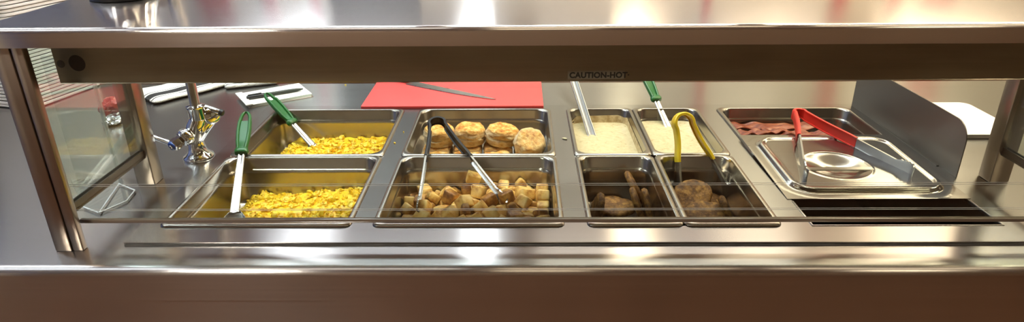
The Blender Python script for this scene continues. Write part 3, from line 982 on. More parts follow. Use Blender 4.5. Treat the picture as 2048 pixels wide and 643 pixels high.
mk('dried_crust', bm, GRAVY_CRUST, g1, 60, label='lumpy dried gravy crust on the pan wall')

# ------------------------------------------------------------------ sausage patties


def patty_bm(seed, a=46.0, b=36.0, h=15.0):
    """flat pressed patty: level faces, ragged rounded rim"""
    N = 56
    prof = [(.30, -.5), (.62, -.5), (.86, -.47), (.95, -.34), (.985, -.12), (1.0, .1), (.975, .3), (.91, .44), (.80, .5), (.60, .5), (.42, .48), (.22, .46)]
    bm = bmesh.new()
    rings = []
    for s, z in prof:
        ring = []
        for k in range(N):
            q = 2 * math.pi * k / N
            c, sn = math.cos(q), math.sin(q)
            k1 = 1 + .09 * noise.noise(Vector((c * 1.3 + seed, sn * 1.3, 0))) + .045 * noise.noise(Vector((c * 6, sn * 6 + seed, z * 4)))
            zz = h * z + 1.3 * fbm(Vector((c * s * 3.5, sn * s * 3.5 + seed, z * 3)), 1.3, 4)
            ring.append(bm.verts.new(Vector((a * s * k1 * c, b * s * k1 * sn, zz)) / 1000))
        rings.append(ring)
    for r0, r1 in zip(rings[:-1], rings[1:]):
        for i in range(N):
            j = (i + 1) % N
            bm.faces.new((r0[i], r0[j], r1[j], r1[i]))
    bm.faces.new(rings[0][::-1])
    bm.faces.new(rings[-1])
    return bm


SGRP = 'browned sausage patties'
for i, (x, y, z, rx, ry, rz, lab) in enumerate((
        (272, 182, -60, .06, .04, .1, 'flat browned sausage patty lying uppermost in the middle of the left sausage pan'),
        (317, 172, -56, .12, 1.2, .1, 'sausage patty standing on edge beside the flat one, left sausage pan'),
        (334, 172, -58, .05, 1.38, .05, 'sausage patty leaning on the right wall of the left sausage pan'),
        (322, 236, -50, .15, 1.05, .2, 'dark sausage patty propped in the rear right corner of the left sausage pan'),
        (268, 226, -82, .10, .05, .8, 'dark shaded sausage patty behind the flat one in the left sausage pan'),
        (232, 150, -58, .05, -1.3, -.05, 'sausage patty tipped against the left wall of the left sausage pan'),
        (300, 100, -82, .08, .05, .3, 'sausage patty at the front of the left sausage pan, half hidden by the glass edge'),
        (262, 66, -86, .10, .0, .2, 'sausage patty at the front left of the left sausage pan, mostly behind the glass edge'))):
    o = place_local('sausage_patty', patty_bm(i * 2.3 + 1, 43, 34, 13), SAUSAGE, x, y, z, (rx, ry, rz))
    tag(o, lab, 'sausage patty', SGRP)
for i, (x, y, z, rx, ry, rz, lab) in enumerate((
        (428, 212, -56, .55, -.5, .5, 'rough sausage patty tilted up near the left arm of the yellow tongs'),
        (446, 150, -62, .32, .08, -.1, 'broad sausage patty facing the glass in the right sausage pan'),
        (470, 226, -76, .25, .2, .3, 'dark sausage patty behind the broad one in the right sausage pan'),
        (487, 150, -64, .1, 1.12, .05, 'dark sausage patty leaning at the right wall of the right sausage pan'),
        (432, 80, -84, .1, .05, .2, 'sausage patty low at the front of the right sausage pan'))):
    o = place_local('sausage_patty', patty_bm(i * 1.9 + 31, 45, 36, 14), SAUSAGE, x, y, z, (rx, ry, rz))
    tag(o, lab, 'sausage patty', SGRP)

# ------------------------------------------------------------------ bacon


def bacon_bm(L_, w, seed, wave=6.0):
    bm = bmesh.new()
    N, K = 44, 6
    rows = [[], []]
    for i in range(N + 1):
        s = i / N
        for side in (0, 1):
            row = []
            for k in range(K + 1):
                t_ = k / K - .5
                y = w * t_ * (1 + .16 * noise.noise(Vector((s * 7, seed, 0)))) + 7 * noise.noise(Vector((s * 2.2, seed, 5)))
                z = wave * math.sin(s * 21 + seed + t_ * 2.2) * (.5 + .5 * noise.noise(Vector((s * 3, seed, t_)))) + 2.5 * noise.noise(Vector((s * 8, t_ * 4, seed)))
                row.append(bm.verts.new(Vector((L_ * (s - .5), y, z + (2.6 if side else 0))) / 1000))
            rows[side].append(row)
    for i in range(N):
        for k in range(K):
            for side in (0, 1):
                r = rows[side]
                bm.faces.new((r[i][k], r[i + 1][k], r[i + 1][k + 1], r[i][k + 1]))
        for k in (0, K):
            bm.faces.new((rows[0][i][k], rows[0][i + 1][k], rows[1][i + 1][k], rows[1][i][k]))
    for i in (0, N):
        for k in range(K):
            bm.faces.new((rows[0][i][k], rows[0][i][k + 1], rows[1][i][k + 1], rows[1][i][k]))
    return bm


BGRP = 'bacon strips in the pan beside the lid'
bl = [(690, 450, -57, 210, .02, 0), (705, 480, -52, 215, -.05, 0), (700, 515, -52, 200, .06, 0), (735, 440, -49, 190, -.1, 0), (680, 520, -42, 170, .1, 0),
      (690, 480, -37, 190, .04, .05), (755, 500, -44, 150, .25, 0), (700, 540, -33, 200, 0.0, -.1), (655, 490, -28, 130, .2, -.06), (735, 485, -29, 150, -.15, .05)]
bn = ['bottom bacon strip nearest the steel lid', 'bottom bacon strip in the middle of the bacon layer', 'bacon strip low at the rear of the bacon layer', 'bacon strip by the lid edge under the red tongs',
      'bacon strip lying angled over the rear ones', 'wavy bacon strip along the top middle of the heap', 'bacon strip running under the red tongs arm', 'long bacon strip topmost at the rear wall of the pan',
      'short curled bacon strip on top at the left of the heap', 'pink meaty bacon strip on top beside the red tongs']
for i, ((x, y, z, L_, rz, rx), lab) in enumerate(zip(bl, bn)):
    o = place_local('bacon_strip', bacon_bm(L_, 30, i * 3.3 + 2, 4.5 if i < 5 else 6.5), BACON, x, y, z, (rx + (.25 if i == 7 else 0), 0, rz), 70)
    tag(o, lab, 'bacon', BGRP)

# ------------------------------------------------------------------ long spoons


def oval_loop(o, u, w, a, b, n=16, p=1.0):
    out = []
    for k in range(n):
        t_ = 2 * math.pi * k / n
        c, s = math.cos(t_), math.sin(t_)
        out.append(o + u * (math.copysign(abs(c) ** p, c) * a / 1000) + w * (math.copysign(abs(s) ** p, s) * b / 1000))
    return out


def spoon(name, label, tip, end, grip_len, group=None, green=True, grip_start=None):
    """tip = bowl end in the food, end = free end of the handle (both millimetres)"""
    T, E = P(*tip), P(*end)
    d = (E - T).normalized()
    L_ = (E - T).length * 1000
    u = d.cross(Vector((0, 0, 1))).normalized()          # across
    w = u.cross(d).normalized()                           # up from the handle face
    at = lambda s, h=0.0: T + d * (s / 1000) + w * (h / 1000)
    t_ = thing(name, label, 'serving spoon', T, group)
    g0 = L_ - grip_len if green else L_ - 5
    # shaft: a shallow steel channel
    lo = []
    for s, a in ((28, 9.5), (60, 9), (g0 * .7, 8.2), (g0 + 14, 7.5)):
        c = at(s)
        lo.append([c + u * (x / 1000) + w * (h / 1000) for x, h in ((-a, 0), (-a + 1, 2.2), (-a + 3.5, 3.2), (-1.2, .9), (1.2, .9), (a - 3.5, 3.2), (a - 1, 2.2), (a, 0), (a - 3, -1), (-a + 3, -1))])
    mk('shaft', loft(lo), STEEL_TOOL, t_, 60)
    # bowl
    lo = []
    for s, a, dp in ((34, 9, 1), (26, 15, 3), (12, 24, 6), (-6, 28, 8), (-24, 25, 7), (-36, 15, 4), (-40, 4, 1)):
        c = at(s, -1)
        lo.append([c + u * (a * math.cos(q) / 1000) - w * (dp * math.sin(q) / 1000) for q in [math.pi * i / 8 for i in range(9)]] +
                  [c + u * (a * .94 * math.cos(q) / 1000) - w * ((dp - 1.0) * math.sin(q) / 1000) for q in [math.pi * i / 8 for i in range(8, -1, -1)]])
    mk('bowl', loft(lo), STEEL_TOOL, t_, 60)
    if green:
        gl = grip_len
        # outline of the handle: collar, thumb stop, waist, swelling, rounded end with a hanging hole and a long groove
        prof = [(0, 12.5, 6), (3, 14, 7), (9, 14, 7.5), (12, 12, 6), (20, 12, 3.5), (gl * .30, 14, 3.2), (gl * .55, 15.5, 3.2), (gl * .75, 14.2, 3.4)]
        bm = loft([oval_loop(at(g0 + s, .8), u, w, a, h, 20, .75) for s, a, h in prof])
        # two side rails round the hanging hole, then the end bow
        for sg in (-1, 1):
            loft([oval_loop(at(g0 + s, .8) + u * (sg * off / 1000), u, w, 3.6, 5 - .4 * i, 12) for i, (s, off) in enumerate(((gl * .73, 10.3), (gl * .82, 9.6), (gl * .90, 8.0), (gl * .965, 4.6), (gl * .985, 1.0)))], bm=bm)
        mk('handle', bm, GREEN, t_, 50)
        # raised edges along the groove on the handle face
        bm = bmesh.new()
        for sg in (-1, 1):
            loft([oval_loop(at(g0 + s, 4.2) + u * (sg * off / 1000), u, w, 3.4, 3.8, 12) for s, off in ((12, 7.4), (gl * .25, 9.8), (gl * .5, 11.4), (gl * .66, 11.0), (gl * .76, 10.2))], bm=bm)
        add = [at(g0 + 1, 6), at(g0 + 6, 8.0), at(g0 + 11, 6.2)]
        loft([oval_loop(p, u, w, 12, 2.4, 12) for p in add], bm=bm)
        mk('thumb_stop', bm, GREEN, t_, 50)
    else:
        lo = []
        for s, a in ((g0 - 6, 7.5), (g0 + 4, 7)):
            lo.append(oval_loop(at(s, .6), u, w, a, 2.2, 14))
        mk('handle_end', loft(lo), STEEL_TOOL, t_, 60)
    return t_


spoon('serving_spoon', 'green handled spoon resting on the rim between the two egg pans', (-458, 126, -66), (-516, 398, 62), 125, 'green handled serving spoons')
spoon('serving_spoon', 'green handled spoon leaning out over the rear rim of the far egg pan', (-399, 498, -81), (-548, 596, 40), 112, 'green handled serving spoons')
spoon('serving_spoon', 'green handled spoon standing in the smooth gravy, its top hidden by the lamp housing', (458, 487, -56), (389, 728, 105), 165, 'green handled serving spoons')
# plain steel ladle: a wide channel handle with its bowl sunk in the gravy
T, E = P(254.5, 490, -28), P(205, 795, 98)
d = (E - T).normalized()
u = d.cross(Vector((0, 0, 1))).normalized()
w = u.cross(d).normalized()
t = thing('steel_ladle', 'plain steel ladle with a long channel handle standing in the first gravy', 'ladle', T)
lo = []
for s, a in ((-14, 10), (0, 10.5), (60, 10), (200, 10.5), (330, 11)):
    c = T + d * (s / 1000) + w * .001
    lo.append([c + u * (x / 1000) + w * (h / 1000) for x, h in ((-a, 0), (-a, 3.4), (-a + 2, 4), (-a + 3.6, 1.6), (0, .6), (a - 3.6, 1.6), (a - 2, 4), (a, 3.4), (a, 0), (a - 3, -1.2), (-a + 3, -1.2))])
mk('handle', loft(lo), STEEL_TOOL, t, 60)
cb = T - d * .012 - Vector((0, .004, .014))
mk('bowl', lathe(cb + Vector((0, 0, .0)), Vector((0, 0, -1)), [(28, -4), (29, -4), (28, 8), (22, 18), (12, 24), (3, 26), (3, 25), (11.5, 23), (21, 17), (27, 8), (27.5, -3.5)]), STEEL_TOOL, t, 60)

# ------------------------------------------------------------------ tongs


def tongs(name, label, tipL, tipR, S, loop_r, grip_frac, gmat, width=17.0, head=0.30, group=None, grip_end=None):
    """spring tongs lying in the plane of the two tips and the spring top S (millimetres)"""
    A, B, Sv = P(*tipL), P(*tipR), P(*S)
    mid = (A + B) / 2
    ey = (Sv - mid).normalized()
    ex = (B - A) - ey * (B - A).dot(ey)
    ex.normalize()
    nn = ex.cross(ey).normalized()
    if nn.z < 0:
        nn = -nn
    r = loop_r / 1000
    Cc = Sv - ey * r
    t_ = thing(name, label, 'tongs', mid, group)
    arms = {}
    for sg, tip in ((-1, A), (1, B)):
        tx, ty = (tip - Cc).dot(ex), (tip - Cc).dot(ey)
        a0 = Vector((sg * r * .96, -r * .3))
        arms[sg] = (a0, Vector((tx, ty)))
    to3 = lambda v: Cc + ex * v[0] + ey * v[1]
    # path: left grip end -> loop -> right grip end
    path = []
    for sg in (-1, 1):
        a0, tp = arms[sg]
        seg = []
        N = 10
        for i in range(N + 1):
            f = grip_frac[0 if sg < 0 else 1] * (1 - i / N)
            p = a0.lerp(tp, f)
            dirn = (tp - a0).normalized()
            perp = Vector((dirn.y, -dirn.x)) * (1 if sg < 0 else -1)
            bulge = math.sin(min(1, f / .42) * math.pi) * .0022 if f < .42 else 0
            seg.append(p - perp * bulge)
        path.append(seg)
    arc = [Vector((r * math.cos(a), r * math.sin(a))) for a in [math.radians(q) for q in range(180, -1, -15)]]
    full = path[0] + arc + path[1][::-1]

    def sweep(pts, prof_fn):
        lo = []
        for i, p in enumerate(pts):
            dv = (pts[min(i + 1, len(pts) - 1)] - pts[max(i - 1, 0)]).normalized()
            out = Vector((-dv.y, dv.x))
            o3 = to3(p)
            out3 = ex * out[0] + ey * out[1]
            lo.append([o3 + nn * (x / 1000) + out3 * (h / 1000) for x, h in prof_fn(i / (len(pts) - 1))])
        return loft(lo)

    def grip_prof(s):
        e = 1.0 if s < .02 or s > .98 else 0.0
        a = width / 2 + 1.6 - e * .4 - (1.2 if .40 < s < .60 else 0)
        th = 2.2
        return [(-a, -3.4), (-a - .2, 1.0), (-a + 2, th + .7), (-a + 5, th + 1.2), (a - 5, th + 1.2), (a - 2, th + .7), (a + .2, 1.0), (a, -3.4), (a - 2, -3.6), (a - 2.6, -1.2), (-a + 2.6, -1.2), (-a + 2, -3.6)]
    mk('grip', sweep(full, grip_prof), gmat, t_, 50)
    for sg in (-1, 1):
        a0, tp = arms[sg]
        f0 = grip_frac[0 if sg < 0 else 1] - .03
        N = 60
        pts = [a0.lerp(tp, f0 + (1 - f0) * i / N) for i in range(N + 1)]
        dirn = (tp - a0).normalized()
        inward = Vector((-sg, 0))
        for i, p in enumerate(pts):
            q = (i / N - (1 - head)) / head
            if q > .75:
                pts[i] = p + inward * (.007 * ((q - .75) / .25) ** 2)
        if sg < 0:
            pts_ = pts
        else:
            pts_ = pts

        def arm_prof(s, sg=sg):
            q = (s - (1 - head)) / head
            a = width / 2
            dp = 3.6
            if q > 0:
                a += 6.5 * min(1, q * 2.5) + (1.5 * math.sin(q * 34) if q > .18 else 0)
                dp = 3.6 - 1.0 * min(1, q * 2)
                if q > .9:
                    a *= .86
            k = 1 if sg > 0 else -1     # outward side
            pr_ = [(-a, -dp), (-a, 0), (-a + 1.5, 1.0), (-a * .4, 1.3), (0, .5), (a * .4, 1.3), (a - 1.5, 1.0), (a, 0), (a, -dp), (a - .9, -dp), (a - 1.1, -.4), (0, -.6), (-a + 1.1, -.4), (-a + .9, -dp)]
            return [(x, h * k) for x, h in pr_]
        mk('arm', sweep(pts_, arm_prof), STEEL_TOOL, t_, 50)
    return t_


tongs('serving_tongs', 'black gripped tongs with the spring over the biscuits and tips in the potatoes', (-108, 122, -49), (68, 156, -46), (-97, 386, 46), 18, (.37, .43), BLACK_GRIP, 20)
tongs('serving_tongs', 'yellow gripped tongs reaching from the gravy rim into the sausage pan', (411, 236, -62), (519, 252, -62), (415, 305, 88), 20, (.50, .52), YELLOW, 19)
tongs('serving_tongs', 'red gripped tongs lying across the steel lid with the spring over the bacon', (623, 166, 12), (838, 176, 12), (716, 452, 36), 13, (.41, .50), RED_GRIP, 21)

# ------------------------------------------------------------------ faucet
t = thing('faucet', 'chrome deck faucet with a lever handle and tall riser pipe beside the rear left post', 'faucet', P(-590, 302, -5))
bm = lathe(P(-590, 302, -5), Vector((0, 0, 1)), [(30, 0), (31, 3), (30, 7), (24, 11), (19, 17), (17, 26), (16, 36), (16.5, 44), (19, 50)], 36)
mk('base', bm, CHROME, t, 60)
bm = tube([P(-590, 302, 40), P(-587, 302, 55), P(-582, 302, 68), P(-577, 302, 79), P(-575, 302, 86)], [.017, .0195, .0195, .0175, .0165], 24)
tube([P(-588, 303, 42), P(-576, 308, 60), P(-563, 316, 76), P(-556, 321, 86)], [.016, .017, .0165, .015], 24, bm)
mk('body', bm, CHROME, t, 60)
mk('riser_socket', lathe(P(-575, 302, 82), Vector((-.02, 0, 1)), [(15.5, 0), (17, 2), (17.5, 24), (18.5, 25), (18.5, 29), (14, 31), (10.5, 32)], 32), CHROME, t, 50)
mk('riser_pipe', tube([P(-575.5, 302, 108), P(-576, 302, 520)], .0098, 20), plain('satin_pipe', (.55, .52, .48), .22, 1.0), t, 60)
ax = (P(-613, 250, 43) - P(-588, 298, 56)).normalized()
o0 = P(-588, 298, 56)
mk('valve_stem', lathe(o0, ax, [(14, 6), (15, 14), (13, 18), (16, 20), (16, 31), (12, 33), (11, 38), (12.5, 40), (12.5, 52), (10, 54)], 6), CHROME, t, 25)
mk('bonnet', lathe(o0, ax, [(12, 10), (17.5, 15), (18.5, 20), (17, 27), (12, 31)], 28), CHROME, t, 60)
tp = o0 + ax * .049
bm = bmesh.new()
lo = []
dl = (P(-662, 262, 62) - tp).normalized()
wl = dl.cross(ax).normalized()
for s, a, b_ in ((0, 8, 7), (14, 6, 5), (30, 5.5, 4), (46, 6.5, 3.4), (56, 6.5, 3), (60, 3, 1.8)):
    lo.append(oval_loop(tp + dl * (s / 1000), wl, dl.cross(wl), a, b_, 14))
mk('lever_handle', loft(lo), CHROME, t, 60)
mk('index_cap', lathe(o0 + ax * .0535, ax, [(9.5, 0), (9.8, 2), (8.5, 4), (5, 4.6)], 24), BLUE, t, 50, label='blue index cap on the lever handle')
mk('index_screw', lathe(o0 + ax * .0575, ax, [(4, 0), (3.6, 1.6), (1, 2)], 16), CHROME, t, 50)
ax2 = (P(-540, 300, 84) - P(-560, 320, 82)).normalized()
mk('rear_valve', lathe(P(-562, 322, 84), ax2, [(10, 0), (17, 3), (18.5, 8), (18.5, 15), (16, 20), (9, 23)], 30), CHROME, t, 50)
lo = []
q0, q1 = P(-575, 316, 109), P(-532, 314, 92)
dl = (q1 - q0).normalized()
for s, a, b_ in ((0, 6, 4), (14, 7.5, 5), (32, 8, 6), (46, 6.5, 5)):
    lo.append(oval_loop(q0 + dl * (s / 1000), dl.cross(Vector((0, 0, 1))).normalized(), dl.cross(dl.cross(Vector((0, 0, 1)))).normalized(), a, b_, 14))
mk('rear_lever', loft(lo), CHROME, t, 60)
mk('lever_knob', lathe(q1 - dl * .003, dl, [(5, 0), (7, 1), (7, 8), (4, 10)], 18), BLACK, t, 50, label='black end knob of the rear lever')

# ------------------------------------------------------------------ red board and knife
o = mk('cutting_board', box(-311, 146, 587, 892, -4.9, 8, bev=2.5), RED_BOARD, None, 40)
tag(o, 'red plastic cutting board lying behind the egg and biscuit pans', 'cutting board')
kt, kh = (24, 629, 9.2), (-214, 781, 9.2)
T, H = P(*kt), P(*kh)
d = (T - H).normalized()
n_ = Vector((-d.y, d.x, 0))
t = thing('kitchen_knife', 'kitchen knife lying on the red cutting board with its tip to the right', 'knife', H)
L_ = (T - H).length
out = [(0, -22), (.15, -22), (.45, -19), (.70, -14), (.88, -7), (.97, -1.5), (1.0, 3), (.96, 5), (.80, 7), (.5, 8), (0, 9)]
up = [(P(0, 0, 9.4).z, .15), (P(0, 0, 11).z, 0)]
loops = []
for z, ins in ((8.25, 0), (9.2, 0), (10.4, .0)):
    loops.append([H + d * (L_ * s) + n_ * (y / 1000) * (1 if z < 10 else .97) + Vector((0, 0, (z - kh[2]) / 1000)) for s, y in out])
mk('blade', loft(loops), BLADE, t, 30)
loops = []
for s, a, b_ in ((-132, 6, 5), (-126, 13, 8), (-90, 14, 9), (-50, 11.5, 8.5), (-16, 12, 8), (-4, 12, 7)):
    loops.append(oval_loop(H + d * (s / 1000) + n_ * -.004 + Vector((0, 0, .0085)), n_, Vector((0, 0, 1)), a, b_, 16, .8))
mk('handle', loft(loops), plain('brown_red_handle', (.22, .03, .03), .4), t, 50, label='reddish knife handle')

# ------------------------------------------------------------------ white board on the right
o = mk('cutting_board', loft([rr(955, 1196, 393, 601, 22, -4.9), rr(953, 1198, 391, 603, 22, -3.5), rr(953, 1198, 391, 603, 22, 5.5), rr(955, 1196, 393, 601, 22, 7)]), WHITE_BOARD, None, 40)
tag(o, 'white plastic cutting board on the counter behind the grey divider plate', 'cutting board')

# ------------------------------------------------------------------ notepad and pen
def local_box(bm, cx, cy, rz, x0, x1, y0, y1, z0, z1, bev=0.5):
    b = bmesh.new()
    add_box(b, x0, x1, y0, y1, z0, z1, bev)
    o_ = P(0, 0, 0)
    R_ = Matrix.Rotation(rz, 4, 'Z')
    for v in b.verts:
        q = R_ @ Vector((v.co.x, v.co.y, 0))
        v.co = Vector((q.x + cx / 1000, q.y + cy / 1000, v.co.z))
    join(bm, b)
    return bm


rz = math.radians(33)
t = thing('order_pad', 'white paper order pad lying on the counter left of the red board', 'notepad', P(-565, 704, -5))
m, nt, b = new_mat('printed_pad_paper')
tc = nt.nodes.new('ShaderNodeTexCoord')
wv = nt.nodes.new('ShaderNodeTexWave')
wv.inputs['Scale'].default_value = 28
wv.bands_direction = 'Y'
mpn = nt.nodes.new('ShaderNodeMapping')
mpn.inputs['Rotation'].default_value = (0, 0, -rz)
rmp = nt.nodes.new('ShaderNodeValToRGB')
rmp.color_ramp.elements[0].color = (.66, .74, .66, 1)
rmp.color_ramp.elements[0].position = .04
rmp.color_ramp.elements[1].color = (.84, .82, .78, 1)
rmp.color_ramp.elements[1].position = .16
nt.links.new(tc.outputs['Object'], mpn.inputs[0])
nt.links.new(mpn.outputs[0], wv.inputs[0])
nt.links.new(wv.outputs[0], rmp.inputs[0])
nt.links.new(rmp.outputs[0], b.inputs['Base Color'])
b.inputs['Roughness'].default_value = .75
bm = bmesh.new()
for i in range(5):
    local_box(bm, -565, 704, rz + .012 * (i - 2), -80 + i, 80 - (i % 2) * 2, -57, 57, -4.9 + i * 1.7, -3.4 + i * 1.7, .3)
mk('pages', bm, m, t, 30)
mk('stub', local_box(bmesh.new(), -565, 704, rz + .03, -90, -73, -60, 56, 3.6, 7, .6), PAPER, t, 30, label='raised folded white stub at the end of the pad')
mk('backing_card', local_box(bmesh.new(), -565, 704, rz - .02, -78, 85, -58, 55, -5, -4.9 + .5, 0), plain('grey_card', (.25, .19, .16), .7), t, 0)
a, b_ = P(-622, 652, 8.5), P(-498, 728, 8.5)
d = (b_ - a).normalized()
t = thing('marker_pen', 'dark marker pen lying across the white order pad', 'pen', a)
L_ = (b_ - a).length * 1000
mk('barrel', lathe(a, d, [(3, 10), (5, 14), (5.4, 40), (5.4, L_ - 40), (4.6, L_ - 18), (3, L_ - 8), (1.5, L_)], 18), plain('dark_pen_plastic', (.02, .028, .02), .35), t, 50)
mk('cap', lathe(a, d, [(3.6, 0), (5.9, 2), (6.1, 46), (5.5, 47)], 18), BLACK, t, 50)
mk('clip', tube([a + d * .004 + Vector((0, 0, .007)), a + d * .038 + Vector((0, 0, .0075))], .0015, 8), BLACK, t, 50)

# ------------------------------------------------------------------ striped towels
def towel_mat(name, stripes):
    m, nt, b = new_mat(name)
    tc = nt.nodes.new('ShaderNodeTexCoord')
    sep = nt.nodes.new('ShaderNodeSeparateXYZ')
    nt.links.new(tc.outputs['Object'], sep.inputs[0])
    mr = nt.nodes.new('ShaderNodeMapRange')
    mr.inputs[1].default_value, mr.inputs[2].default_value = -.075, .075
    nt.links.new(sep.outputs[1], mr.inputs[0])
    r = nt.nodes.new('ShaderNodeValToRGB')
    r.color_ramp.interpolation = 'CONSTANT'
    els = r.color_ramp.elements
    W_, K_ = (.80, .78, .74, 1), (.025, .024, .026, 1)
    els[0].position, els[0].color = 0, W_
    els[1].position, els[1].color = stripes[0][0], K_
    for i, (s0, s1) in enumerate(stripes):
        if i:
            e = els.new(s0)
            e.color = K_
        e = els.new(s1)
        e.color = W_
    nt.links.new(mr.outputs[0], r.inputs[0])
    nt.links.new(r.outputs[0], b.inputs['Base Color'])
    b.inputs['Roughness'].default_value = .9
    vo = nt.nodes.new('ShaderNodeTexVoronoi')
    vo.inputs['Scale'].default_value = 260
    nt.links.new(tc.outputs['Object'], vo.inputs['Vector'])
    bp = nt.nodes.new('ShaderNodeBump')
    bp.inputs['Strength'].default_value = .6
    bp.inputs['Distance'].default_value = .002
    nt.links.new(vo.outputs[0], bp.inputs['Height'])
    nt.links.new(bp.outputs[0], b.inputs['Normal'])
    return m


def towel(label, x, y, rz, L_, w, h, seed, stripes):
    lo = []
    N, K = 36, 28
    for i in range(N + 1):
        s = i / N
        e = min(1, (1 - abs(2 * s - 1)) * 9) ** .5
        ring = []
        for k in range(K):
            a = 2 * math.pi * k / K
            ca, sa = math.cos(a), math.sin(a)
            yy = w / 2 * math.copysign(abs(ca) ** .7, ca) * (.86 + .14 * e) * (1 + .08 * noise.noise(Vector((s * 4, seed, 0))))
            zz = h / 2 * (1 + math.copysign(abs(sa) ** .6, sa) * (.35 + .65 * e))
            if sa > 0:
                zz *= 1 + .28 * noise.noise(Vector((s * 5, ca * 2, seed)))
            ring.append(Vector((L_ * (s - .5) + 3 * noise.noise(Vector((ca * 3, sa * 3, seed))), yy + 6 * noise.noise(Vector((s * 3, seed, 9))), zz)) / 1000)
        lo.append(ring)
    o = place_local('towel', loft(lo), towel_mat('striped_terry_%d' % int(seed), stripes), x, y, -5, (0, 0, rz), 60)
    return tag(o, label, 'towel')


towel('white towel with black stripes folded on the counter between the post and faucet pipe', -828, 775, math.radians(52), 255, 140, 15, 3, [(.15, .175), (.23, .42), (.47, .495)])
towel('white towel with thin black edge stripe behind the faucet pipe', -672, 820, math.radians(20), 140, 80, 16, 8, [(.27, .30), (.36, .38)])

# ------------------------------------------------------------------ chrome dispenser on the shelf
t = thing('chrome_dispenser', 'chrome dispenser with a black base ring standing on the shelf', 'dispenser', P(-575, 148, 358))
mk('base_ring', lathe(P(-575, 148, 358), Vector((0, 0, 1)), [(50, 0), (52, 1.5), (52, 11), (50, 13), (40, 13)], 48), plain('black_rubber', (.010, .010, .011), .3), t, 40, label='black base ring')
mk('body', lathe(P(-575, 148, 371), Vector((0, 0, 1)), [(46, 0), (50, 1), (49.5, 6), (44, 24), (39, 44), (36, 60), (35, 90), (35, 130), (30, 145), (12, 152)], 48), CHROME, t, 60)
mk('lid_knob', lathe(P(-575, 148, 522), Vector((0, 0, 1)), [(8, 0), (8, 4), (13, 8), (13, 14), (8, 18)], 24), BLACK, t, 50)

# ------------------------------------------------------------------ tall pack of foam trays on the left
FA = math.radians(30)
fx, fy = Vector((math.sin(FA), math.cos(FA), 0)), Vector((math.cos(FA), -math.sin(FA), 0))
corner = P(-1152, 640, -4.8)


def tray_bm(w, l, h, seed):
    def ring(ins, z, r):
        L_ = rr(ins, w - ins, ins, l - ins, r, 0, 6)
        return [Vector((p.x, p.y, z / 1000)) for p in L_]
    return loft([ring(5, 0, 20), ring(1.5, h * .25, 22), ring(0, h * .35, 24), ring(0, h * .95, 24), ring(1, h, 23), ring(3, h, 22), ring(4, h * .8, 20), ring(11, 1.6, 16)])


tb = tray_bm(230, 225, 8.6, 0)
bmesh.ops.recalc_face_normals(tb, faces=tb.faces)
tm = bpy.data.meshes.new('foam_tray')
tb.to_mesh(tm)
tb.free()
shade(tm, 40)
tm.materials.append(FOAM)
# local x runs to the left of the corner edge, local y runs away from the viewer
rndf = random.Random(2)
for i in range(44):
    o = bpy.data.objects.new('foam_tray', tm)
    C.objects.link(o)
    jx, jy = rndf.uniform(-1.5, 1.5), rndf.uniform(-1.5, 1.5)
    o.location = P(-1375 + jx, 655 + jy, -4.8 + 9.0 * i)
    o.rotation_euler = (0, 0, math.radians(-14))
    tag(o, 'white foam tray in the tall stack standing on the counter behind the left side glass', 'foam tray', 'foam trays in the tall stack')

o = mk('storage_bin', loft([rr(-1640, -1412, 560, 800, 20, -5), rr(-1650, -1402, 550, 810, 24, 330), rr(-1656, -1396, 544, 816, 26, 338), rr(-1652, -1400, 548, 812, 24, 338), rr(-1636, -1416, 564, 796, 18, 4)]), BLACK, None, 40)
tag(o, 'black plastic bin standing left of the foam tray stack', 'bin')

# ------------------------------------------------------------------ crumpled wrapper and clear film by the stack
def crumple(name, x, y, z, sx, sy, sz, seed, mat, parent, label=None):
    bm = bmesh.new()
    bmesh.ops.create_icosphere(bm, subdivisions=4, radius=1)
    for v in bm.verts:
        p = v.co.copy()
        k = 1 + .45 * noise.noise(p * 1.3 + Vector((seed, 0, 0))) + .22 * abs(noise.noise(p * 3.3 + Vector((0, seed, 0)))) - .14 * abs(noise.noise(p * 6 + Vector((0, 0, seed))))
        q = P(x, y, z) + Vector((p.x * sx * k, p.y * sy * k, p.z * sz * k)) / 1000
        q.z = max(q.z, P(0, 0, -4.8).z)
        v.co = q
    return mk(name, bm, mat, parent, 25, label=label)


t = thing('crumpled_wrapper', 'crumpled red and silver wrapper on the counter seen through the left side glass', 'wrapper', P(-905, 535, -5))
crumple('red_film', -908, 545, 20, 27, 20, 26, 4, plain('red_wrapper', (.30, .045, .035), .3, coat=.3), t, 'red crumpled film')
crumple('silver_foil', -886, 510, 6, 20, 30, 12, 9, plain('silver_foil', (.62, .60, .58), .25, 1.0), t, 'silver foil end')
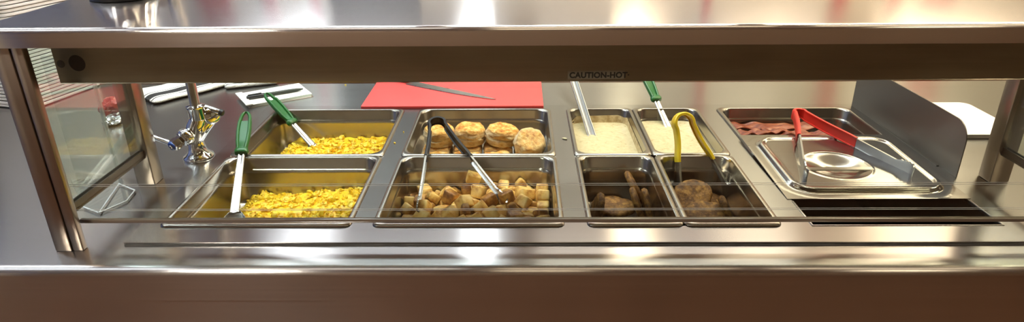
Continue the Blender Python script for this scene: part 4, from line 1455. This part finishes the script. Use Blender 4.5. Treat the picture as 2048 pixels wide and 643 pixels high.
# ------------------------------------------------------------------ clear acrylic stand
t = thing('acrylic_stand', 'clear acrylic stand with polished edges on the counter below the left side glass', 'acrylic stand', P(-690, 150, -5))
foot = [(-707, 207), (-686, 171), (-650, 146), (-640, 134), (-634, 100), (-657, 54), (-697, 77), (-809, 231)]
foot = [(-707, 205), (-668, 168), (-655, 150), (-640, 143), (-632, 100), (-656, 55), (-697, 77), (-800, 200)]
bm = loft([[P(x, y, z) for x, y in foot] for z in (-4.8, -1.2)])
mk('foot', bm, ACRYLIC, t, 0)
eb = bmesh.new()
for a, b_ in (((-686, 171), (-640, 143)), ((-640, 143), (-632, 100)), ((-632, 100), (-656, 55)), ((-656, 55), (-697, 77)), ((-686, 171), (-656, 55))):
    tube([P(*a, -1), P(*b_, -1)], .0014, 6, eb)
mk('foot_edge', eb, ACRYLIC_EDGE, t, 60, label='bright polished edge of the foot')
mk('pane', loft([[P(x, y, z) for x, y in ((-707, 207), (-705, 210), (-810, 236), (-812, 232))] for z in (-1, 235)]), ACRYLIC, t, 0)
mk('pane_edge', box(-709, -704, 205, 211, -1, 235, bev=.5), glass_mat('acrylic_side_edge', (.85, .88, .88), haze=.30), t, 0, label='pale upright edge of the clear pane')

# ------------------------------------------------------------------ small spills
def crumb(name, x, y, r, seed, mat, label, cat, sq=(1, .8, .5), z=0):
    bm = bmesh.new()
    clump(bm, P(x, y, z + r * .33), r, seed, sq, 2, .4)
    tag(mk(name, bm, mat, None, 60), label, cat)


crumb('egg_crumb', -187, 366, 3.2, 3, EGG, 'larger egg crumb on the deck between egg and biscuit pans', 'egg crumb')
crumb('egg_crumb', -178, 430, 2.4, 5, EGG, 'tiny egg crumb on the deck further back between egg and biscuit pans', 'egg crumb')
crumb('gravy_drip', 186, 386, 5, 7, GRAVY, 'small white gravy drip on the deck beside the ladle pan', 'gravy drip', (1.2, .7, .35))
crumb('egg_crumb', -402, 800, 3, 9, EGG, 'pale crumb on the counter between order pad and red board', 'egg crumb', z=-5)
